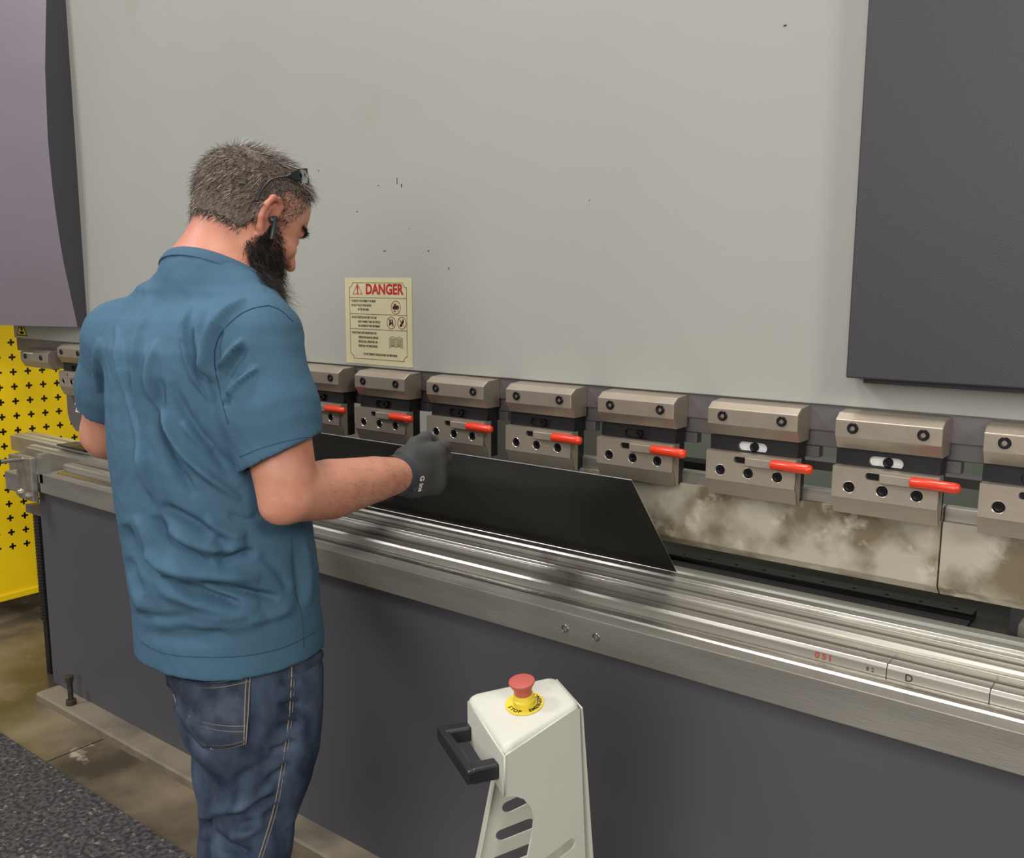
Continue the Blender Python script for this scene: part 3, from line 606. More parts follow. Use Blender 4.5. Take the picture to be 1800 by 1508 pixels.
def surf(f, lo, hi, h):
    lo = np.array(lo, float); B = 8; n = (np.ceil((np.array(hi)-lo)/h/B).astype(int))*B
    nb = n//B; g = np.stack(np.meshgrid(*[np.arange(k) for k in nb], indexing='ij'), -1).reshape(-1, 3)
    cen = lo+(g*B+B/2-.5)*h; dc = f(cen); V = np.repeat(np.repeat(np.repeat(dc.reshape(nb), B, 0), B, 1), B, 2).astype(np.float32)
    act = np.where(np.abs(dc) < h*B*1.7)[0]
    loc = np.stack(np.meshgrid(*[np.arange(B)]*3, indexing='ij'), -1).reshape(-1, 3)
    for s_ in range(0, len(act), 600):
        bl = g[act[s_:s_+600]]; idx = (bl[:, None, :]*B+loc[None]).reshape(-1, 3)
        V[idx[:, 0], idx[:, 1], idx[:, 2]] = f(lo+idx*h)
    S = V < 0; nx, ny, nz = n
    cs = np.zeros((nx-1, ny-1, nz-1), np.uint8)
    for a in (0, 1):
        for b in (0, 1):
            for c in (0, 1): cs += S[a:nx-1+a, b:ny-1+b, c:nz-1+c]
    I = np.argwhere((cs > 0) & (cs < 8)); vid = -np.ones(cs.shape, int); vid[tuple(I.T)] = np.arange(len(I))
    acc = np.zeros((len(I), 3)); cnt = np.zeros(len(I)); off = [(a, b, c) for a in (0, 1) for b in (0, 1) for c in (0, 1)]
    for o1 in off:
        for ax_ in range(3):
            if o1[ax_]: continue
            o2 = list(o1); o2[ax_] = 1; v1 = V[tuple((I+o1).T)]; v2 = V[tuple((I+o2).T)]; m = (v1 < 0) != (v2 < 0)
            t_ = np.where(m, v1/(v1-v2+1e-12), 0); q = np.tile(np.array(o1, float), (len(I), 1)); q[:, ax_] += t_
            acc += q*m[:, None]; cnt += m
    verts = lo+(I+acc/cnt[:, None])*h; faces = []
    for ax_ in range(3):
        sl1 = [slice(1, k-1) for k in n]; sl2 = list(sl1); sl1[ax_] = slice(0, n[ax_]-1); sl2[ax_] = slice(1, n[ax_])
        a_, b_ = S[tuple(sl1)], S[tuple(sl2)]; J = np.argwhere(a_ != b_)
        if not len(J): continue
        fl_ = a_[tuple(J.T)]; off_ = np.ones(3, int); off_[ax_] = 0; J = J+off_
        u_, w_ = [(1, 2), (2, 0), (0, 1)][ax_]
        eu = np.zeros(3, int); eu[u_] = 1; ew = np.zeros(3, int); ew[w_] = 1
        q = np.stack([vid[tuple((J-eu-ew).T)], vid[tuple((J-ew).T)], vid[tuple(J.T)], vid[tuple((J-eu).T)]], 1)
        q[~fl_] = q[~fl_][:, ::-1]; faces.append(q)
    F_ = np.concatenate(faces); F_ = F_[(F_ >= 0).all(1)]; return verts, F_
def mesh_np(name, V, F_, tint=None):
    me = bpy.data.meshes.new(name); me.vertices.add(len(V)); me.vertices.foreach_set('co', np.asarray(V, np.float32).ravel())
    me.loops.add(F_.size); me.loops.foreach_set('vertex_index', F_.ravel().astype(np.int32))
    me.polygons.add(len(F_)); me.polygons.foreach_set('loop_start', np.arange(0, F_.size, F_.shape[1], dtype=np.int32))
    me.polygons.foreach_set('use_smooth', [True]*len(F_)); me.update(calc_edges=True); me.validate()
    if tint is not None:
        a = me.color_attributes.new('tint', 'FLOAT_COLOR', 'POINT'); a.data.foreach_set('color', np.concatenate([tint, np.ones((len(V), 1))], 1).astype(np.float32).ravel())
    return me
def vnormals(V, F_):
    n = np.cross(V[F_[:, 2]]-V[F_[:, 0]], V[F_[:, 3 if F_.shape[1] > 3 else 2]]-V[F_[:, 1]]); N_ = np.zeros_like(V)
    for k in range(F_.shape[1]): np.add.at(N_, F_[:, k], n)
    return N_/(np.linalg.norm(N_, axis=1, keepdims=True)+1e-12)
def smooth_np(V, F_, it=2, lam=.5):
    for _ in range(it):
        A = np.zeros_like(V); c = np.zeros(len(V))
        for k in range(F_.shape[1]):
            i, j = F_[:, k], F_[:, (k+1) % F_.shape[1]]; np.add.at(A, i, V[j]); np.add.at(A, j, V[i]); np.add.at(c, i, 1); np.add.at(c, j, 1)
        V = V*(1-lam)+lam*A/c[:, None]
    return V
def sculpt(V, F_, strokes):           # folds pressed into cloth along the given lines of the visible side
    N_ = vnormals(V, F_); px = project(V); vd = V-CAM; vd /= np.linalg.norm(vd, axis=1, keepdims=True)
    fac = np.clip(-(N_*vd).sum(1)*2.5, 0, 1); D = np.zeros(len(V))
    for pts, w, h in strokes:
        pts = np.array(pts, float)
        # smooth the polyline
        for _ in range(2): pts = np.concatenate([pts[:1]]+[np.stack([.75*a+.25*b, .25*a+.75*b]) for a, b in zip(pts[:-1], pts[1:])]+[pts[-1:]])
        bb = (px[:, 0] > pts[:, 0].min()-3*w) & (px[:, 0] < pts[:, 0].max()+3*w) & (px[:, 1] > pts[:, 1].min()-3*w) & (px[:, 1] < pts[:, 1].max()+3*w)
        q = px[bb]; best = np.full(len(q), 1e9); tt = np.zeros(len(q)); L = np.r_[0, np.cumsum(np.linalg.norm(np.diff(pts, axis=0), axis=1))]
        for i in range(len(pts)-1):
            d = pts[i+1]-pts[i]; s_ = np.clip((q-pts[i])@d/(d@d+1e-9), 0, 1); e = np.linalg.norm(q-pts[i]-s_[:, None]*d, axis=1)
            m = e < best; best[m] = e[m]; tt[m] = (L[i]+s_[m]*(L[i+1]-L[i]))/L[-1]
        taper = np.clip(np.minimum(tt, 1-tt)*5, .0, 1)**.7
        D[bb] += h*np.exp(-(best/w)**2)*taper
    return V+N_*(D*fac)[:, None]
def bvh_of(V, F_): return BVHTree.FromPolygons([tuple(v) for v in V], [tuple(int(i) for i in f) for f in F_])
def hit(bv, px, py):
    r = ray(px, py); h_ = bv.ray_cast(Vector(CAM), Vector(r), 8); return (np.array(h_[0]), np.array(h_[1])) if h_[0] is not None else None
def surf_line(bv, pts, r, name, m, parent, off=.0005, step=4, n=6, closed=False, flat=None):
    pts = [np.array(p, float) for p in pts]; res = []
    for _ in range(3): pts = pts[:1]+[w_ for a, b in zip(pts[:-1], pts[1:]) for w_ in (.75*a+.25*b, .25*a+.75*b)]+pts[-1:]
    for a, c_ in zip(pts[:-1], pts[1:]):
        k = max(1, int(np.linalg.norm(c_-a)/step))
        for i in range(k): res.append(a+(c_-a)*i/k)
    res.append(pts[-1]); out = []
    for p in res:
        q = hit(bv, *p)
        if q is not None and (not out or np.linalg.norm(q[0]-out[-1]) < .06): out.append(q[0]+q[1]*off)
    if len(out) < 3: return None
    o_ = np.array(out)
    for _ in range(2): o_[1:-1] = (o_[:-2]+2*o_[1:-1]+o_[2:])/4
    return MB().tube(list(o_), r, n, flat=flat).build(name, m, parent, smooth=True)

z2 = lambda pts, ox, oy, s_: [(ox+x/s_, oy+y/s_) for x, y in pts]
man = thing('person', 'man in a teal t-shirt and blue jeans holding the black sheet, back to the camera', 'person', (-1.45, .98, 0))

# joints
SR, SL = P(446, 600, 1.64), P(214, 592, 1.97)
ER = P(510, 868, 1.58); WR = P(706, 834, 1.835)
EL = P(188, 762, 2.10); WL = np.array([-1.90, 1.30, 1.12])
row = lambda py, l, r, a, d=1.72: (lambda L_, R_: ((L_+R_)/2, np.linalg.norm(L_-R_)/2))(P(l, py, d), P(r, py, d))
def torso_keys(rows, d=1.80, sc=1.0):
    out = []
    for py, l, r, a in rows:
        c_, e = row(py, l, r, a, d); rt = np.array([.585, .81]); b_ = math.sqrt(max(.0004, e*e-(a*rt[0])**2))/rt[1]
        out.append((c_[2], c_[0], c_[1], a*sc, b_*sc))
    return out
TR = [(520, 262, 470, .140), (560, 212, 486, .170), (610, 182, 490, .185), (700, 180, 500, .190), (800, 188, 515, .188), (900, 206, 540, .186), (1000, 224, 553, .186), (1060, 232, 556, .188), (1130, 238, 564, .190), (1195, 248, 565, .190)]
TK = torso_keys(TR)
neck0, neck1 = P(378, 500, 1.79), P(415, 400, 1.81)

# ---- head frame
yaw, pitch = math.radians(-6), math.radians(-33)
def rotz(a): c_, s_ = math.cos(a), math.sin(a); return np.array([[c_, -s_, 0], [s_, c_, 0], [0, 0, 1]])
def rotx(a): c_, s_ = math.cos(a), math.sin(a); return np.array([[1, 0, 0], [0, c_, -s_], [0, s_, c_]])
HR = rotz(yaw)@rotx(pitch)
HS = 1.05
HO = P(474, 389, 1.76)-HR@np.array([.073, .004, -.004])*HS
tow = lambda q: HO+HR@np.asarray(q, float)*HS
def to_head(p): return (p-HO)@HR/HS
def skull(q):
    d = ell(q, (0, -.010, .040), (.074, .101, .082), rotx(math.radians(16))); return smin(d, ell(q, (0, .022, .048), (.066, .072, .066)), .03)
def head_sdf(q):
    d = skull(q)
    d = smin(d, ell(q, (0, .033, -.030), (.061, .065, .080)), .03)
    d = smin(d, ell(q, (0, .045, -.080), (.044, .046, .034)), .025)          # jaw
    for s_ in (-1, 1): d = smin(d, cap(q, (s_*.056, .002, -.050), (s_*.026, .068, -.092), .020, .018), .02)
    d = smin(d, ell(q, (0, .083, -.092), (.020, .014, .016)), .015)           # chin
    d = smin(d, cap(q, (-.034, .080, .030), (.034, .080, .030), .012, .012), .012)   # brow
    for s_ in (-1, 1):
        d = ssub(d, ell(q, (s_*.033, .101, .010), (.019, .018, .013)), .012)
        d = smin(d, ell(q, (s_*.043, .068, -.014), (.020, .020, .016)), .018)    # cheekbone
    d = smin(d, cap(q, (0, .090, .022), (0, .1165, -.020), .0080, .0095), .016)   # nose
    for s_ in (-1, 1): d = smin(d, ell(q, (s_*.010, .103, -.021), (.0075, .009, .0065)), .005)
    d = smin(d, cap(q, (-.018, .086, -.048), (.018, .086, -.048), .007), .008); d = smin(d, cap(q, (-.016, .085, -.061), (.016, .085, -.061), .008), .006)
    for s_ in (-1, 1): d = np.minimum(d, ell(q, (s_*.032, .079, .010), (.0125, .0125, .0125)))
    # ears
    for s_ in (-1, 1):
        pts = [(.076, .010, .010), (.081, .006, .026), (.087, -.006, .032), (.092, -.020, .026), (.093, -.025, .008), (.088, -.021, -.012), (.081, -.010, -.026), (.077, .000, -.030), (.074, .004, -.020)]
        pts = [(s_*a, b_, c_) for a, b_, c_ in pts]
        e = chain(q, pts, [.0042, .0048, .0050, .0052, .0052, .0050, .0060, .0068, .005], .004)
        e = smin(e, ell(q, (s_*.079, -.008, .002), (.006, .017, .026)), .005)
        e = smin(e, chain(q, [(s_*.078, -.002, .022), (s_*.086, -.014, .010), (s_*.083, -.010, -.010)], [.004, .004, .004]), .004)
        e = ssub(e, ell(q, (s_*.088, .000, -.002), (.0080, .0085, .011)), .004)
        e = smin(e, ell(q, (s_*.076, .008, -.004), (.0045, .0045, .006)), .004)
        d = smin(d, e, .005)
    return d
def neck_sdf(p):
    d = cap(p, neck0+[0, -.01, -.05], tow((0, -.030, -.02)), .080, .060)
    d = smin(d, cap(p, neck0+[0, .05, -.02], tow((0, .03, -.06)), .060, .045), .03)
    d = smin(d, cap(p, neck0+[-.15, 0, -.065], neck0+[-.035, -.01, .012], .045, .060), .05); d = smin(d, cap(p, neck0+[.16, 0, -.085], neck0+[.03, -.01, -.0], .045, .060), .05)
    return d
def head_full(p): return smin(head_sdf(to_head(p))*HS, neck_sdf(p), .025)
lo = tow((0, 0, 0))-[.17, .19, .30]; hi = tow((0, 0, 0))+[.17, .19, .20]
HV, HF = surf(head_full, lo, hi, .0024); HV = smooth_np(HV, HF, 1)

# ---- arms, trunk and legs of the body
def limb(p, pts, rs, k=.02): return chain(p, pts, rs, k)
FM = ER+(WR-ER)*.32+np.array([0, 0, -.004])
armR = lambda p: smin(limb(p, [SR, SR+(ER-SR)*.5+[.0, .0, 0], ER, FM, ER+(WR-ER)*.72, WR], [.066, .062, .049, .054, .044, .0345], .003), cap(p, ER+[-.006, -.026, -.020], ER+[-.004, -.012, .03], .022, .034), .03)
armL = lambda p: limb(p, [SL, SL+(EL-SL)*.5, EL, EL+(WL-EL)*.3, WL], [.062, .060, .048, .047, .031], .022)
HIPR, HIPL = P(466, 1165, 1.77), P(385, 1165, 1.88)
KR = P(444, 1478, 1.72); KL = P(408, 1490, 1.86)
AR = np.array([KR[0]+.01, KR[1]-.03, .09]); AL = np.array([KL[0]-.01, KL[1]-.03, .09])
def body_sdf(p):
    d = loft(p, [(z, x, y, a-.040, b-.040) for z, x, y, a, b in TK[:9]], 2.1)
    d = smin(d, cap(p, SR, SL, .045), .04)
    d = smin(d, armR(p), .02); d = smin(d, armL(p), .02)
    d = smin(d, cap(p, neck0+[0, 0, -.12], neck0+[0, 0, -.02], .085, .068), .04)
    for H_, K_, A_ in ((HIPR, KR, AR), (HIPL, KL, AL)): d = smin(d, chain(p, [H_, K_, A_], [.060, .040, .032], .03), .03)
    return d
BV, BF = surf(body_sdf, (-2.15, .70, .05), (-1.0, 1.55, 1.56), .006); BV = smooth_np(BV, BF, 1)
# colour: reddish ears and neck
q = to_head(HV); tn = np.ones((len(HV), 3))
red = np.clip((np.abs(q[:, 0])-.074)/.012, 0, 1)*(q[:, 2] > -.04)*(q[:, 2] < .05); tn *= 1-red[:, None]*np.array([.05, .22, .20])
rn = np.clip((-q[:, 1]-.0)/.06, 0, 1)*np.clip((.0-q[:, 2])/.04, 0, 1); tn *= 1-rn[:, None]*np.array([.0, .10, .10])
lips = np.exp(-((q[:, 2]+.055)/.009)**2)*(q[:, 1] > .075); tn *= 1-lips[:, None]*np.array([.1, .35, .3])
def hairmask(q):        # 1 where hair grows (head frame)
    x, y, z = q.T; ax_ = np.abs(x)
    line = np.where(y < -.03, -.050+0*y, np.where(y < .004, -.050+(y+.03)*2.3, np.where(y < .05, .028+(y-.004)*.7, .060+(y-.05)*2.2)))
    m = np.clip((z-line)/.008, 0, 1)
    yf = np.interp(z, [-.03, .0, .04, .08], [.034, .038, .056, .070])
    side = np.clip((yf-y)/.010, 0, 1)*np.clip((y+.004)/.008, 0, 1)*np.clip((z+.03)/.02, 0, 1)*np.clip((ax_-.04)/.01, 0, 1)*.8   # sideburn and temple
    m = np.maximum(m, side)
    m *= np.clip((.078-y)/.008, 0, 1)
    return m*np.where((ax_ > .0795) & (z < .034) & (y > -.03), 0, 1)
hm = hairmask(q); dist_sk = np.ones(len(q))
tn = tn*(1-hm[:, None]*.4)+hm[:, None]*.4*np.array([.45, .5, .52])
def beardmask(q):
    x, y, z = q.T; ax_ = np.abs(x)
    up = np.where(y < .034, .004, np.where(y < .068, .004-(y-.034)*1.15, -.034))
    yl = np.interp(z, [-.12, -.06, -.03, .0], [.015, -.020, -.004, .008])
    m = np.clip((up-z)/.008, 0, 1)*np.clip((y-yl)/.008, 0, 1)
    m *= np.where((y > .075) & (z > -.033), 0, 1)*np.where((y > .07) & (ax_ < .018) & (z > -.066) & (z < -.047), 0, 1)
    return m*np.clip((z+.125)/.01, 0, 1)
bmk = beardmask(q); tn = tn*(1-bmk[:, None]*.7)+bmk[:, None]*.7*np.array([.2, .2, .22])
me_h = mesh_np('head', HV, HF, tn); me_b = mesh_np('body', BV, BF, np.ones((len(BV), 3)))
bm_ = bmesh.new(); bm_.from_mesh(me_h); bm_.from_mesh(me_b); me = bpy.data.meshes.new('body')
bm_.to_mesh(me); bm_.free(); body = link_mesh('body', me, MT['skin'], man)
nlay = me.color_attributes.get('tint')

# ---- hair and beard strands
HN = vnormals(HV, HF)
def strands(mask, count, length, width, flow, lift, cols, seed, name, curl=0., segs=3, src=None):
    HV, HN, q, HR = src if src else (globals()['HV'], globals()['HN'], globals()['q'], globals()['HR'])
    r_ = np.random.default_rng(seed); ar = mask.copy(); ar[ar < .05] = 0; p_ = ar/ar.sum()
    idx = r_.choice(len(HV), count, p=p_); V = []; F2 = []; T = []
    root = HV[idx]+r_.normal(0, .0012, (count, 3)); nn_ = HN[idx]; fl = flow(q[idx])@HR.T
    fl = fl-nn_*(fl*nn_).sum(1, keepdims=True); fl /= np.linalg.norm(fl, axis=1, keepdims=True)+1e-9
    fl += r_.normal(0, .33, (count, 3)); L_ = length(q[idx])*r_.uniform(.6, 1.2, count); lf_ = lift*r_.uniform(.5, 1.5, count)
    side = np.cross(fl, nn_); side /= np.linalg.norm(side, axis=1, keepdims=True)+1e-9
    k = r_.random(count); col = np.array(cols)[(k**1.2*len(cols)).astype(int).clip(0, len(cols)-1)]*r_.uniform(.8, 1.2, (count, 1))
    ph = r_.uniform(0, 6.28, count); pts = []
    for s_ in range(segs+1):
        u = s_/segs; c_ = root+nn_*((lf_*L_*u)*(1-.45*u)+ -.0008)[:, None]+fl*(L_*u)[:, None]*.9
        if curl: c_ = c_+side*(np.sin(ph+u*7)*curl*u)[:, None]+nn_*(np.cos(ph+u*7)*curl*u)[:, None]
        w = width*(1-u*.75); pts.append((c_-side*w, c_+side*w, c_+nn_*w*.9))
    allv = np.stack([np.stack(t_, 1) for t_ in pts], 1)         # count, segs+1, 3, 3
    V = allv.reshape(-1, 3); base = np.arange(count)*(segs+1)*3
    for s_ in range(segs):
        for a, b_ in ((0, 1), (1, 2), (2, 0)):
            F2.append(np.stack([base+s_*3+a, base+s_*3+b_, base+(s_+1)*3+b_, base+(s_+1)*3+a], 1))
    return V, np.concatenate(F2), np.repeat(col, (segs+1)*3, 0)
srgb = lambda r, g, b_: lin((r, g, b_))
flow_h = lambda q: np.stack([q[:, 0]*2, np.where(q[:, 2] > .09, .25-q[:, 1]*3, -.5+0*q[:, 1]), np.where(q[:, 2] > .09, -.05, -.9)+0*q[:, 0]], 1)
len_h = lambda q: np.where((q[:, 1] > .0) & (q[:, 2] < .07), .007, np.where(q[:, 2] < .0, .011, np.where(q[:, 2] > .09, .021, .016)))
dens = hm*np.where((q[:, 1] > .0) & (q[:, 2] < .07), 1.1, 1.)
hc = [srgb(58, 48, 42), srgb(88, 75, 66), srgb(118, 104, 94), srgb(150, 138, 128), srgb(214, 206, 198)]
V1, F1, T1 = strands(dens, 20000, len_h, .00055, flow_h, .65, hc, 3, 'hair')
# scalp shell under the strands
def hair_shell(p):
    qq = to_head(p); d = head_full(p)-.0035
    x, y, z = qq.T; line = np.where(y < -.03, -.042, np.where(y < .004, -.042+(y+.03)*2.9, np.where(y < .05, .062+(y-.004)*.5, .085+(y-.05)*1.6)))
    return np.maximum(np.maximum(np.maximum(d, (line-z)*HS), (y-.074)*HS), (np.abs(x)-.083)*HS)
SV, SF = surf(hair_shell, lo+[0, 0, .1], hi, .003); SV = smooth_np(SV, SF, 3)
rr_ = np.random.default_rng(1); ts = np.tile(srgb(108, 93, 82), (len(SV), 1))*rr_.uniform(.75, 1.25, (len(SV), 1))
mh = mesh_np('hair', np.concatenate([V1, SV]), np.concatenate([F1, SF+len(V1)]), np.concatenate([T1, ts])); link_mesh('hair', mh, MT['hair'], man)
flow_b = lambda q: np.stack([q[:, 0]*3, np.where(q[:, 1] > .03, 1.1, .5), -.9+0*q[:, 2]], 1)
len_b = lambda q: np.interp(q[:, 2], [-.12, -.09, -.05, .0], [.036, .034, .022, .008])
bc = [srgb(24, 20, 19), srgb(34, 28, 26), srgb(48, 40, 36), srgb(66, 56, 50)]
V2, F2_, T2 = strands(bmk*np.interp(q[:, 2], [-.1, -.03, 0], [1, .8, .5]), 9000, len_b, .00045, flow_b, .85, bc, 5, 'beard', curl=.0035, segs=5)
link_mesh('beard', mesh_np('beard', V2, F2_, T2), MT['hair'], man)
# eyebrows
eb = np.exp(-((q[:, 2]-.034)/.005)**2)*(np.abs(q[:, 0]) > .012)*(np.abs(q[:, 0]) < .052)*(q[:, 1] > .06)
flow_e = lambda q: np.stack([np.sign(q[:, 0]), .25+0*q[:, 1], .1+0*q[:, 2]], 1)
V3, F3, T3 = strands(eb, 700, lambda q: .010+0*q[:, 0], .0005, flow_e, .6, bc, 8, 'eyebrows')
link_mesh('eyebrow', mesh_np('eyebrow', V3, F3, T3), MT['hair'], man)
# forearm hairs
AN = vnormals(BV, BF); tt_ = ((BV-ER)@(WR-ER))/((WR-ER)@(WR-ER)); dd = np.linalg.norm(BV-ER-np.clip(tt_, 0, 1)[:, None]*(WR-ER), axis=1)

am = (tt_ > .12) & (tt_ < .97) & (dd < .09); amk = am*1.0*np.clip(-(AN[:, 2])+.9, .1, 1)
V4, F4, T4 = strands(amk, 2200, lambda q: .012+0*q[:, 0], .00015, lambda q: np.tile((WR-ER)/np.linalg.norm(WR-ER)+[0, 0, -.5], (len(q), 1)), .35, [srgb(120, 84, 64), srgb(160, 120, 94)], 11, 'arm_hair', src=(BV, AN, BV, np.eye(3)))
link_mesh('arm_hair', mesh_np('arm_hair', V4, F4, T4), MT['hair'], man)

# ---- t-shirt
hem_n = None
slR_end = SR+(ER-SR)*.735; slL_end = SL+(EL-SL)*.70
dR = (ER-SR)/np.linalg.norm(ER-SR); dL = (EL-SL)/np.linalg.norm(EL-SL)
hemR_n = dR+np.array([.12, .22, 0]); hemR_n /= np.linalg.norm(hemR_n)
def shirt_core(p, off=0.):
    d = loft(p, TK, 2.15)-off
    d = smin(d, cap(p, SL+[0, 0, -.01], SR+[0, 0, -.01], .068+off, .068+off), .05)
    d = smin(d, cap(p, neck0+[-.19, -.015, -.085], neck0+[-.045, -.015, -.012], .062+off, .064+off), .05); d = smin(d, cap(p, neck0+[.13, .0, -.08], neck0+[.04, 0, -.035], .050+off, .056+off), .05)
    sr = chain(p, [SR, SR+dR*.12, slR_end+dR*.03], [.079+off, .080+off, .075+off], .02); sr = np.maximum(sr, (p-slR_end)@hemR_n)
    sl_ = chain(p, [SL, SL+dL*.12, slL_end+dL*.03], [.070+off, .070+off, .066+off], .02); sl_ = np.maximum(sl_, (p-slL_end)@dL)
    d = smin(d, sr, .022); d = smin(d, sl_, .022)
    return smin(d, neck_sdf(p)-.006-off, .012)
hemz = lambda p: P(400, 1180, 1.66)[2]
CCo = P(372, 478, 1.79); CNo = np.array([-.05, .50, .86]); CNo /= np.linalg.norm(CNo)
def shirt_sdf(p):
    d = shirt_core(p)
    hz = hemz(p)+.02*((p[:, 0]+1.42)) ; d = np.maximum(d, hz-p[:, 2])
    inn = shirt_core(p, -.007)
    pocket = np.maximum(inn, np.minimum(np.minimum(-((p-slR_end)@hemR_n)-.03, 9), 9))        # hollow sleeve mouths
    selR = np.maximum(np.maximum(inn, -((p-slR_end)@hemR_n+.035)), cap(p, slR_end-dR*.03, slR_end+dR*.05, .09, .09))
    selL = np.maximum(np.maximum(inn, -((p-slL_end)@dL+.035)), cap(p, slL_end-dL*.03, slL_end+dL*.05, .08, .08))
    selB = np.maximum(inn, p[:, 2]-hz-.03)
    for s_ in (selR, selL, selB): d = np.maximum(d, -s_)
    # neck opening
    near_ = np.linalg.norm(p-CCo, axis=1)-.13
    d = np.maximum(d, -np.maximum(-((p-CCo)@CNo), near_))
    return d
CV, CF = surf(shirt_sdf, (-2.12, .70, .70), (-1.05, 1.32, 1.60), .0042); CV = smooth_np(CV, CF, 2)
A_ = lambda pts: z2(pts, 130, 440, 3.278); B_2 = lambda pts: z2(pts, 200, 880, 2.4024)
folds = [
 (A_([(245, 430), (265, 600), (300, 780), (350, 1000), (400, 1200), (450, 1400)]), 6, .006),
 (A_([(450, 320), (380, 480), (370, 700), (385, 1000), (420, 1200), (470, 1450)]), 8, .008),
 (A_([(480, 510), (440, 640), (450, 800), (500, 950), (620, 1150), (720, 1260), (960, 1440)]), 9, .008),
 (A_([(680, 310), (640, 420), (640, 560), (700, 740), (780, 860)]), 6, .006),
 (A_([(775, 320), (730, 440), (740, 560), (790, 720)]), 6, .006),
 (A_([(990, 275), (850, 390), (780, 500), (775, 620), (800, 760)]), 7, .007),
 (A_([(975, 515), (880, 620), (830, 690)]), 6, .006), (A_([(1060, 670), (930, 780), (865, 880)]), 6, .006),
 (A_([(620, 980), (700, 1090), (800, 1160)]), 8, .004),
 (A_([(150, 500), (130, 650), (150, 820)]), 7, .005),
 (A_([(345, 640), (350, 800), (395, 1050), (440, 1200)]), 8, -.006),
 (A_([(300, 700), (320, 850), (360, 1050), (400, 1250)]), 7, -.004),
 (A_([(490, 740), (480, 950), (560, 1220), (700, 1420)]), 11, -.009),
 (A_([(560, 760), (640, 960), (850, 1220), (960, 1330)]), 14, -.006),
 (A_([(690, 450), (700, 600), (770, 740)]), 7, -.005),
 (A_([(850, 440), (815, 560), (830, 700)]), 6, -.004), (A_([(1000, 560), (900, 680), (850, 780)]), 7, -.005),
 (A_([(900, 820), (870, 900)]), 6, -.004),
 (B_2([(190, 20), (250, 55), (310, 85), (415, 138)]), 9, -.010), (B_2([(180, 60), (205, 160), (290, 215), (400, 272)]), 9, -.009),
 (B_2([(175, 335), (290, 350), (400, 400), (545, 442)]), 6, -.012), (B_2([(250, 345), (300, 375), (370, 420)]), 6, -.006), (B_2([(370, 345), (500, 375), (700, 412)]), 6, -.011),
 (B_2([(40, 100), (80, 230), (190, 335)]), 9, -.009), (B_2([(50, 240), (100, 370), (120, 400)]), 8, -.006), (B_2([(430, 150), (480, 200), (430, 260)]), 9, -.005),
 (B_2([(440, 275), (520, 225), (600, 215)]), 7, -.008),
 (B_2([(230, 110), (330, 175), (450, 205), (560, 190)]), 13, .009), (B_2([(120, 220), (250, 300), (400, 310), (620, 330)]), 13, .008), (B_2([(180, 370), (320, 420), (480, 475), (620, 440)]), 12, .006),
 (B_2([(60, 300), (100, 420), (140, 470)]), 10, .005), (B_2([(380, 70), (480, 140), (560, 150)]), 10, .006), (B_2([(560, 500), (680, 490), (760, 440)]), 10, .004),
 (B_2([(120, 560), (300, 590), (500, 560)]), 12, -.004), (B_2([(300, 520), (450, 530), (640, 500)]), 14, .004),
]
CV = sculpt(CV, CF, [(a, b*(.78 if i < 18 else 1), c*(2.3 if i < 18 else 2.0)) for i, (a, b, c) in enumerate(folds)]+[(B_2(p_), 7, h_) for p_, h_ in (([(60, 470), (200, 500), (330, 480)], -.005), ([(330, 480), (460, 500), (600, 470)], .005), ([(200, 560), (330, 545), (480, 560)], -.004), ([(480, 60), (560, 90), (620, 60)], -.006), ([(90, 60), (150, 200), (160, 260)], .006), ([(620, 230), (700, 300), (740, 380)], -.006), ([(760, 200), (780, 330), (790, 480)], -.005), ([(800, 150), (830, 300), (820, 450)], .006))])
nz = np.sin(CV[:, 2]*95+3*np.sin(CV[:, 0]*40))*np.sin(CV[:, 0]*70+2*np.cos(CV[:, 2]*50)); CV = CV+vnormals(CV, CF)*(nz*.0007)[:, None]
pxy = project(CV); ct = np.ones((len(CV), 3))
link_mesh('t_shirt', mesh_np('t_shirt', CV, CF, ct), MT['shirt'], man); SH_ = man.children[-1]
SBV = bvh_of(CV, CF)
surf_line(SBV, A_([(1120, 318), (1000, 338), (890, 420), (815, 520), (805, 650), (835, 780), (860, 900), (890, 1000)]), .0011, 'armhole_seam', MT['shirtseam'], SH_, .0002)
surf_line(SBV, A_([(1120, 318), (1190, 340), (1260, 410)]), .0011, 'armhole_seam', MT['shirtseam'], SH_, .0002)
surf_line(SBV, A_([(955, 1190), (1100, 1130), (1300, 1080), (1415, 1070)]), .0008, 'sleeve_stitching', MT['shirtseam'], SH_, .0002)
surf_line(SBV, [(248, 1128), (280, 1148), (330, 1155), (420, 1156), (500, 1140), (552, 1112)], .0008, 'hem_stitching', MT['shirtseam'], SH_, .0002)
surf_line(SBV, [(512, 945), (514, 1000), (520, 1050), (532, 1080), (534, 1140)], .0008, 'side_seam', MT['shirtseam'], SH_, .0002)
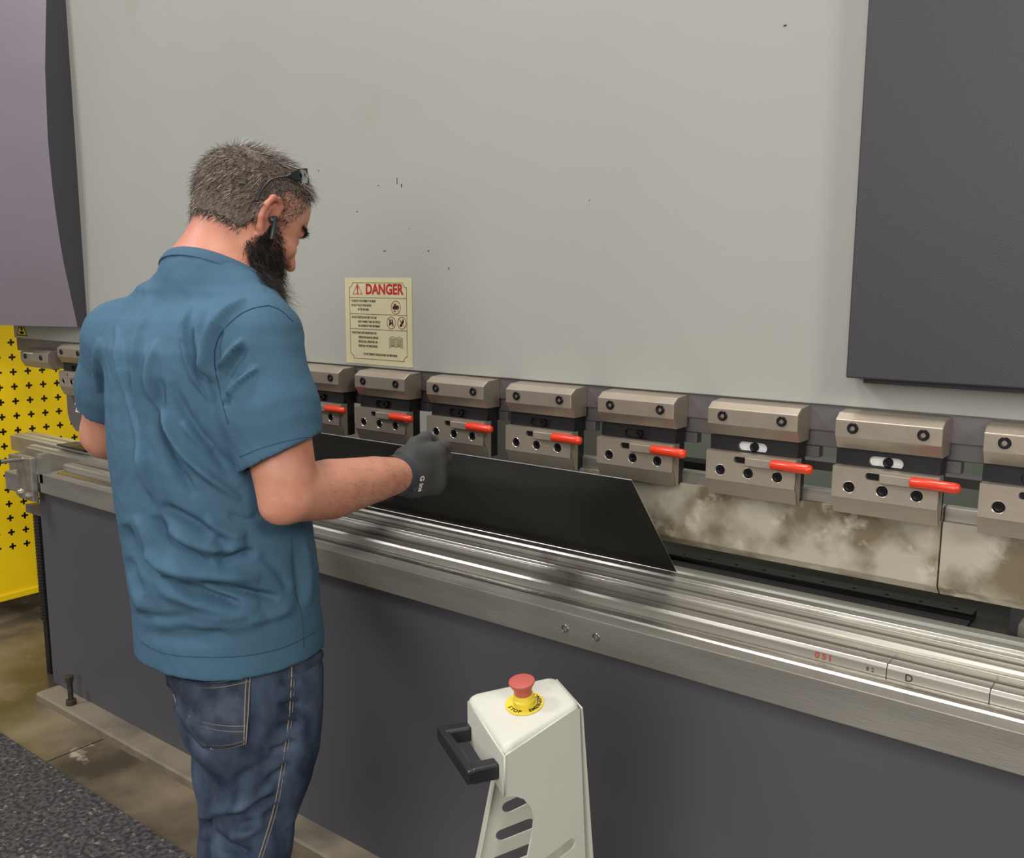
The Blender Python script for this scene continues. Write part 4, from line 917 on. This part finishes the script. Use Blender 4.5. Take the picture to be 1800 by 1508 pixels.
# ribbed collar: a band around the neck opening
cols_ = []; cu_ = np.array([1., 0, 0]); cu_ -= CNo*(cu_@CNo); cu_ /= np.linalg.norm(cu_); cw_ = np.cross(CNo, cu_)
for k in range(64):
    a = 2*math.pi*k/64; dr_ = cu_*math.cos(a)+cw_*math.sin(a); rs_ = np.linspace(.03, .14, 220); v_ = shirt_core(CCo+dr_*rs_[:, None])
    m_ = np.where(v_ > 0)[0]; cols_.append(CCo+dr_*(rs_[m_[0]] if len(m_) else .1))
cols_ = np.array(cols_)
for _ in range(4): cols_ = (np.roll(cols_, 1, 0)+2*cols_+np.roll(cols_, -1, 0))/4
ctr = cols_.mean(0); vs = []
for p in cols_:
    o_ = (p-ctr)/np.linalg.norm(p-ctr)
    for dr_, dz in ((-.005, .002), (-.0040, .005), (-.002, .0055), (.0005, .002), (.0030, -.008), (.0035, -.0145), (-.002, -.016)): vs.append(p+o_*dr_+CNo*dz)
n = len(cols_); m7 = 7; fs = [(i*m7+k, i*m7+(k+1) % m7, ((i+1) % n)*m7+(k+1) % m7, ((i+1) % n)*m7+k) for i in range(n) for k in range(m7)]
MB().add(vs, fs).build('collar', MT['shirtcol'], SH_, smooth=60)

# ---- jeans
def jeans_sdf(p):
    hip = torso_keys([(1110, 285, 545, .160), (1165, 283, 562, .178), (1230, 306, 560, .178), (1290, 326, 554, .170), (1340, 345, 537, .155), (1400, 362, 505, .13)], 1.80)
    d = loft(p, hip, 2.1)
    rR = chain(p, [P(462, 1235, 1.75), P(456, 1350, 1.745), KR, AR+[0, 0, .0]], [.088, .088, .070, .055], .03)
    rL = chain(p, [P(405, 1230, 1.86), P(412, 1350, 1.85), KL, AL], [.084, .076, .062, .055], .03)
    d = smin(d, rR, .02); d = smin(d, rL, .015); d = smin(d, ell(p, P(396, 1262, 1.71), (.10, .075, .10)), .05)
    return np.maximum(d, .06-p[:, 2])
JV, JF = surf(jeans_sdf, (-1.80, .70, .04), (-1.1, 1.32, .92), .005); JV = smooth_np(JV, JF, 2)
jf = [(B_2([(360, 1270), (440, 1310), (560, 1250), (640, 1100)]), 16, .008), (B_2([(400, 1335), (560, 1310), (690, 1240)]), 8, -.009), (B_2([(360, 1350), (450, 1440), (560, 1500)]), 9, -.008),
      (B_2([(360, 1400), (430, 1470), (520, 1530)]), 9, .006), (B_2([(230, 780), (280, 850), (325, 935)]), 9, -.010), (B_2([(580, 1100), (640, 960), (700, 850)]), 14, .004),
      (B_2([(500, 1190), (600, 1130), (690, 1080)]), 9, -.004), (B_2([(720, 860), (760, 880), (830, 870)]), 8, -.004), (B_2([(700, 1290), (640, 1350), (520, 1380)]), 8, -.006), (B_2([(690, 1190), (620, 1260), (500, 1300)]), 9, .005)]
jf += [(B_2([(700, 760), (742, 775), (790, 765)]), 5, -.006), (B_2([(690, 860), (745, 870), (800, 850)]), 5, -.006), (B_2([(690, 950), (735, 955), (790, 930)]), 6, -.006), (B_2([(660, 1060), (715, 1050), (770, 1010)]), 6, -.006), (B_2([(640, 1180), (690, 1160), (750, 1110)]), 6, -.007),
       (B_2([(350, 1300), (420, 1330), (520, 1310), (600, 1240)]), 9, .009), (B_2([(600, 760), (640, 900), (620, 1000)]), 12, .005), (B_2([(360, 1420), (470, 1480), (600, 1500)]), 10, -.009), (B_2([(640, 1330), (580, 1400), (480, 1430)]), 10, .008), (B_2([(300, 940), (340, 1020), (400, 1060)]), 12, -.006), (B_2([(800, 900), (780, 1000), (800, 1100)]), 12, .004)]
JV = sculpt(JV, JF, [(a, b, c*1.5) for a, b, c in jf])
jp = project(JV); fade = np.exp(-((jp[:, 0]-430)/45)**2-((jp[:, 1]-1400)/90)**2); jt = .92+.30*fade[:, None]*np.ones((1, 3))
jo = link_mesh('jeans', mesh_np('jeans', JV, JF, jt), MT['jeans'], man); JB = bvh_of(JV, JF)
# back pocket patch
poly = B_2([(222, 715), (250, 780), (300, 800), (400, 785), (578, 712), (578, 860), (572, 960), (556, 1025), (450, 1050), (395, 1045), (345, 960), (310, 880)])
tl, tr2, br2, bl = map(np.array, (B_2([(228, 735)])[0], B_2([(578, 735)])[0], B_2([(558, 1022)])[0], B_2([(385, 1042)])[0]))
gv, ok = [], True; NU, NV = 18, 16
for j in range(NV+1):
    for i in range(NU+1):
        u, v_ = i/NU, j/NV; lft = (1-v_)*tl+v_*bl+np.array([-16*math.sin(v_*math.pi), 0]); rgt = (1-v_)*tr2+v_*br2
        pnt = (1-u)*lft+u*rgt+np.array([0, 14*math.sin(u*math.pi)*(1-v_)*.9+5*math.sin(u*math.pi)*v_])
        h_ = hit(JB, *pnt); gv.append(h_[0]+h_[1]*.0022 if h_ else None)
for i, g_ in enumerate(gv):
    if g_ is None: gv[i] = next((x for x in gv[i:]+gv[:i][::-1] if x is not None))
G_ = np.array(gv); FQ = np.array([(j*(NU+1)+i, j*(NU+1)+i+1, (j+1)*(NU+1)+i+1, (j+1)*(NU+1)+i) for j in range(NV) for i in range(NU)])
pk = link_mesh('back_pocket', mesh_np('back_pocket', G_, FQ), MT['denimdk'], jo); pk.modifiers.new('s', 'SOLIDIFY').thickness = .002
def grid_line(fn, r=.0012):
    pts = []
    for s_ in np.linspace(0, 1, 30):
        u, v_ = fn(s_); i, j = u*NU, v_*NV; i0, j0 = min(int(i), NU-1), min(int(j), NV-1); a, b_ = i-i0, j-j0
        g = lambda ii, jj: G_[jj*(NU+1)+ii]
        pts.append((1-a)*(1-b_)*g(i0, j0)+a*(1-b_)*g(i0+1, j0)+(1-a)*b_*g(i0, j0+1)+a*b_*g(i0+1, j0+1)+(CAM-g(i0, j0))/np.linalg.norm(CAM-g(i0, j0))*.0012)
    MB().tube(pts, r, 5).build('stitching', MT['thread'], jo, smooth=True)
for e in (.0, .05): grid_line(lambda s_: (e, s_)); grid_line(lambda s_: (1-e, s_)); grid_line(lambda s_: (s_, 1-e))
grid_line(lambda s_: (s_, .01)); grid_line(lambda s_: (s_, .09))
grid_line(lambda s_: (.02+.96*s_, .50+.24*s_**.8)); grid_line(lambda s_: (.02+.96*s_, .58+.24*s_**.8))
surf_line(JB, B_2([(752, 690), (748, 800), (742, 900), (728, 1010), (705, 1150), (680, 1290), (640, 1420), (612, 1508)]), .0011, 'side_seam', MT['thread'], jo, .0004)
surf_line(JB, B_2([(764, 690), (760, 800), (754, 900), (741, 1010), (718, 1150), (694, 1290), (654, 1420), (626, 1508)]), .0006, 'side_seam', MT['thread'], jo, .0003)
surf_line(JB, B_2([(756, 712), (800, 700), (850, 672), (878, 648)]), .006, 'waistband', MT['denimdk'], jo, .0005, flat=2)
# shoes
for A0 in (AR, AL):
    ft = lambda p, A0=A0: np.maximum(smin(ell(p, (A0[0], A0[1]+.02, .06), (.048, .075, .075)), ell(p, (A0[0], A0[1]+.13, .04), (.052, .10, .05)), .05), .012-p[:, 2])
    v_, f_ = surf(ft, (A0[0]-.08, A0[1]-.09, -.02), (A0[0]+.08, A0[1]+.26, .16), .006); s_ = link_mesh('shoe', mesh_np('shoe', v_, f_), MT['shoe'], man)
    o_ = MB(); o_.v = [(A0[0]+.05*math.cos(a), A0[1]+.085+.145*math.sin(a), z) for z in (0, .02) for a in np.linspace(0, 2*math.pi, 24, endpoint=False)]
    o_.f = [tuple(range(24))[::-1], tuple(range(24, 48))]+[(i, (i+1) % 24, 24+(i+1) % 24, 24+i) for i in range(24)]; o_.mi = [0]*26; o_.build('sole', MT['sole'], s_)

# ---- gloved hands
def unit(v): v = np.array(v, float); return v/np.linalg.norm(v)
def glove(W_, f, up, palm, mirror, cuff_back, name):
    f = unit(f); palm = unit(np.array(palm)-f*(np.array(palm)@f)); t_ = unit(np.cross(palm, f)); t_ = t_ if t_@np.array(up) > 0 else -t_
    G = 1.10; L = lambda a, b_, c_: W_+(f*a+t_*b_+palm*c_)*G       # forward, thumbwards, palmwards
    Rm = np.stack([f, t_, palm], 1); fing = []
    for k, (b_, ln, sp, c0_) in enumerate(((.033, 1.0, .05, .0), (.011, 1.08, .01, -.003), (-.012, 1.0, -.03, -.001), (-.033, .82, -.08, .003))):
        base = L(.088-.004*k, b_, c0_); pts = [base]; ang_ = [.35+.05*k, 1.35+.05*k, 2.3+.1*k]; ls = [.044*ln, .028*ln, .024*ln]
        for a, l in zip(ang_, ls): pts.append(pts[-1]+(f*math.cos(a)+palm*math.sin(a)+t_*sp)*l)
        fing.append((pts, [.0158, .0142, .0130, .0115] if k < 3 else [.0142, .0128, .0115, .0105]))
    th_ = [L(.025, .022, .010), L(.055, .048, .020), L(.088, .056, .026), L(.115, .050, .034)]
    def sd(p):
        d = rbox(p, L(.052, 0, .002), Rm, (.056, .053, .029), .026)
        d = smin(d, cap(p, L(-.012, 0, 0), L(.03, .0, .002), .036, .030), .03)
        d = smin(d, ell(p, L(.035, .026, .012), (.034, .022, .020), Rm), .02)     # thumb base
        for pts, rs in fing:
            d = smin(d, chain(p, pts, rs, .006), .010)
            d = smin(d, ell(p, pts[0]-palm*.006, (.015, .013, .013), Rm), .014)       # knuckle
        d = smin(d, chain(p, th_, [.019, .0155, .014, .0115], .006), .010)
        return np.maximum(d, -((p-W_)@f)-.002)
    c_ = L(.06, 0, .01); v_, f_ = surf(sd, c_-.14, c_+.14, .0030); v_ = smooth_np(v_, f_, 2)
    px_ = project(v_)
    g = link_mesh(name, mesh_np(name, v_, f_), MT['glove'], man)
    # cuff
    b = MB(); rings = []
    for s_, r_2 in ((-.022, .0385), (-.024, .041), (-.012, .042), (.004, .0425), (.012, .0415), (.012, .037)):
        rings.append([W_+f*s_+t_*math.cos(a)*r_2*1.0+palm*math.sin(a)*r_2*.90 for a in np.linspace(0, 2*math.pi, 32, endpoint=False)])
    n = 32; b.add([p for r in rings for p in r], [(i*n+k, i*n+(k+1) % n, (i+1)*n+(k+1) % n, (i+1)*n+k) for i in range(5) for k in range(n)]); cf = b.build('cuff', MT['glovecuff'], g, smooth=60)
    return g, v_, f_, (f, t_, palm)
KN = P(790, 818, 1.925)
fR = KN-WR
gR, gv_, gf_, (f_, t_, pl_) = glove(WR, fR, (.1, 0, 1), (-.85, .35, -.1), False, None, 'glove')
glove(WL, (.08, 1, .05), (0, 0, 1), (.9, .2, -.1), True, None, 'glove')
# wrist strap with printed mark on the right glove
back = -pl_
Lh = lambda a, b_, c_: WR+f_*a+t_*b_+pl_*c_
b = MB(); b.add([Lh(.006, .002, -.0385), Lh(.026, .000, -.0375), Lh(.028, -.024, -.033), Lh(.024, -.038, -.026), Lh(.002, -.036, -.027)]+[Lh(.006, .002, -.0355), Lh(.026, .000, -.0345), Lh(.028, -.024, -.030), Lh(.024, -.038, -.023), Lh(.002, -.036, -.024)],
         [(0, 1, 2, 3, 4), (9, 8, 7, 6, 5)]+[(i, (i+1) % 5, 5+(i+1) % 5, 5+i) for i in range(5)]); st_ = b.build('wrist_strap', MT['glove'], gR, bevel=.002)
ub_ = unit(Lh(.016, -.036, -.026)-Lh(.016, .002, -.039)); me = text_mesh([('G ins', .016, 0, 0, 'CENTER', 1.)], frame(Lh(.017, -.020, -.0375), ub_, f_ if np.cross(ub_, f_)@back > 0 else -f_), bold=.02)
link_mesh('strap_lettering', me, MT['white'], st_)

# ---- safety glasses pushed up on the head
gl = thing('safety_glasses', 'clear safety glasses with black temples pushed up on the man\'s head', 'glasses', tuple(tow((0, .08, .09))))
def hp(px, py, xl_):     # photo pixel on the head-frame plane x = xl_
    return to_head(toplane(px, py, tow((xl_, 0, 0)), HR[:, 0])[None])[0]
tm = [hp(x, y, .083) for x, y in z2([(668, 590), (680, 560), (700, 520), (730, 475), (770, 430), (830, 408), (900, 400), (930, 385)], 300, 220, 4.436)]
for s_ in (1, -1):
    pts = [tow((s_*(.0815+.002*(i/7)), p[1], p[2])) for i, p in enumerate(tm)]
    MB().tube(pts, [.0048, .0055, .0050, .0040, .0036, .0034, .0036, .0045], 10, flat=.6).build('temple', MT['plastic'], gl, smooth=True)
    hb_ = [hp(x, y, .083) for x, y in z2([(900, 400), (900, 380), (985, 342), (1015, 430), (985, 440)], 300, 220, 4.436)]
    vs = [tow((s_*x_, p[1], p[2])) for x_ in (.079, .086) for p in hb_]
    MB().add(vs, [(0, 1, 2, 3, 4), (9, 8, 7, 6, 5)]+[(i, (i+1) % 5, 5+(i+1) % 5, 5+i) for i in range(5)]).build('hinge_block', MT['plastic'], gl, bevel=.002)
a0, a1 = hp(300+998/4.436, 220+338/4.436, .083), hp(300+1012/4.436, 220+440/4.436, .083)
vs = []; nA = 20
for i in range(nA+1):
    a = math.pi*i/nA; x_ = .083*math.cos(a); fo = .040*math.sin(a)**.6
    dn = (a1-a0)/np.linalg.norm(a1-a0); fw = np.array([0, -dn[2], dn[1]]); fw = fw if fw[1] > 0 else -fw
    for w_ in (0, 1.15):
        p = a0+(a1-a0)*w_+fw*fo*(1-.25*w_*0); vs.append(tow((x_, p[1], p[2])))
o_ = MB().add(vs, [(2*i, 2*i+1, 2*i+3, 2*i+2) for i in range(nA)]).build('lens', MT['lens'], gl, smooth=True); o_.modifiers.new('s', 'SOLIDIFY').thickness = .0018
# ---- earbud
e0, e1 = tow((.090, .002, -.004)), tow((.094, .012, -.036))
eb_ = thing('earbud', 'black wireless earbud in the man\'s right ear', 'earbud', tuple(e0))
MB().tube([tow((.082, .001, -.003)), e0, tow((.096, .003, -.006))], [.006, .0085, .004], 16).build('bud', MT['plastic'], eb_, smooth=True)
MB().tube([tow((.092, .001, .000)), tow((.094, .003, -.008)), e1, tow((.094, .0125, -.038))], [.003, .0048, .0042, .002], 12).build('stem', MT['plastic'], eb_, smooth=True)
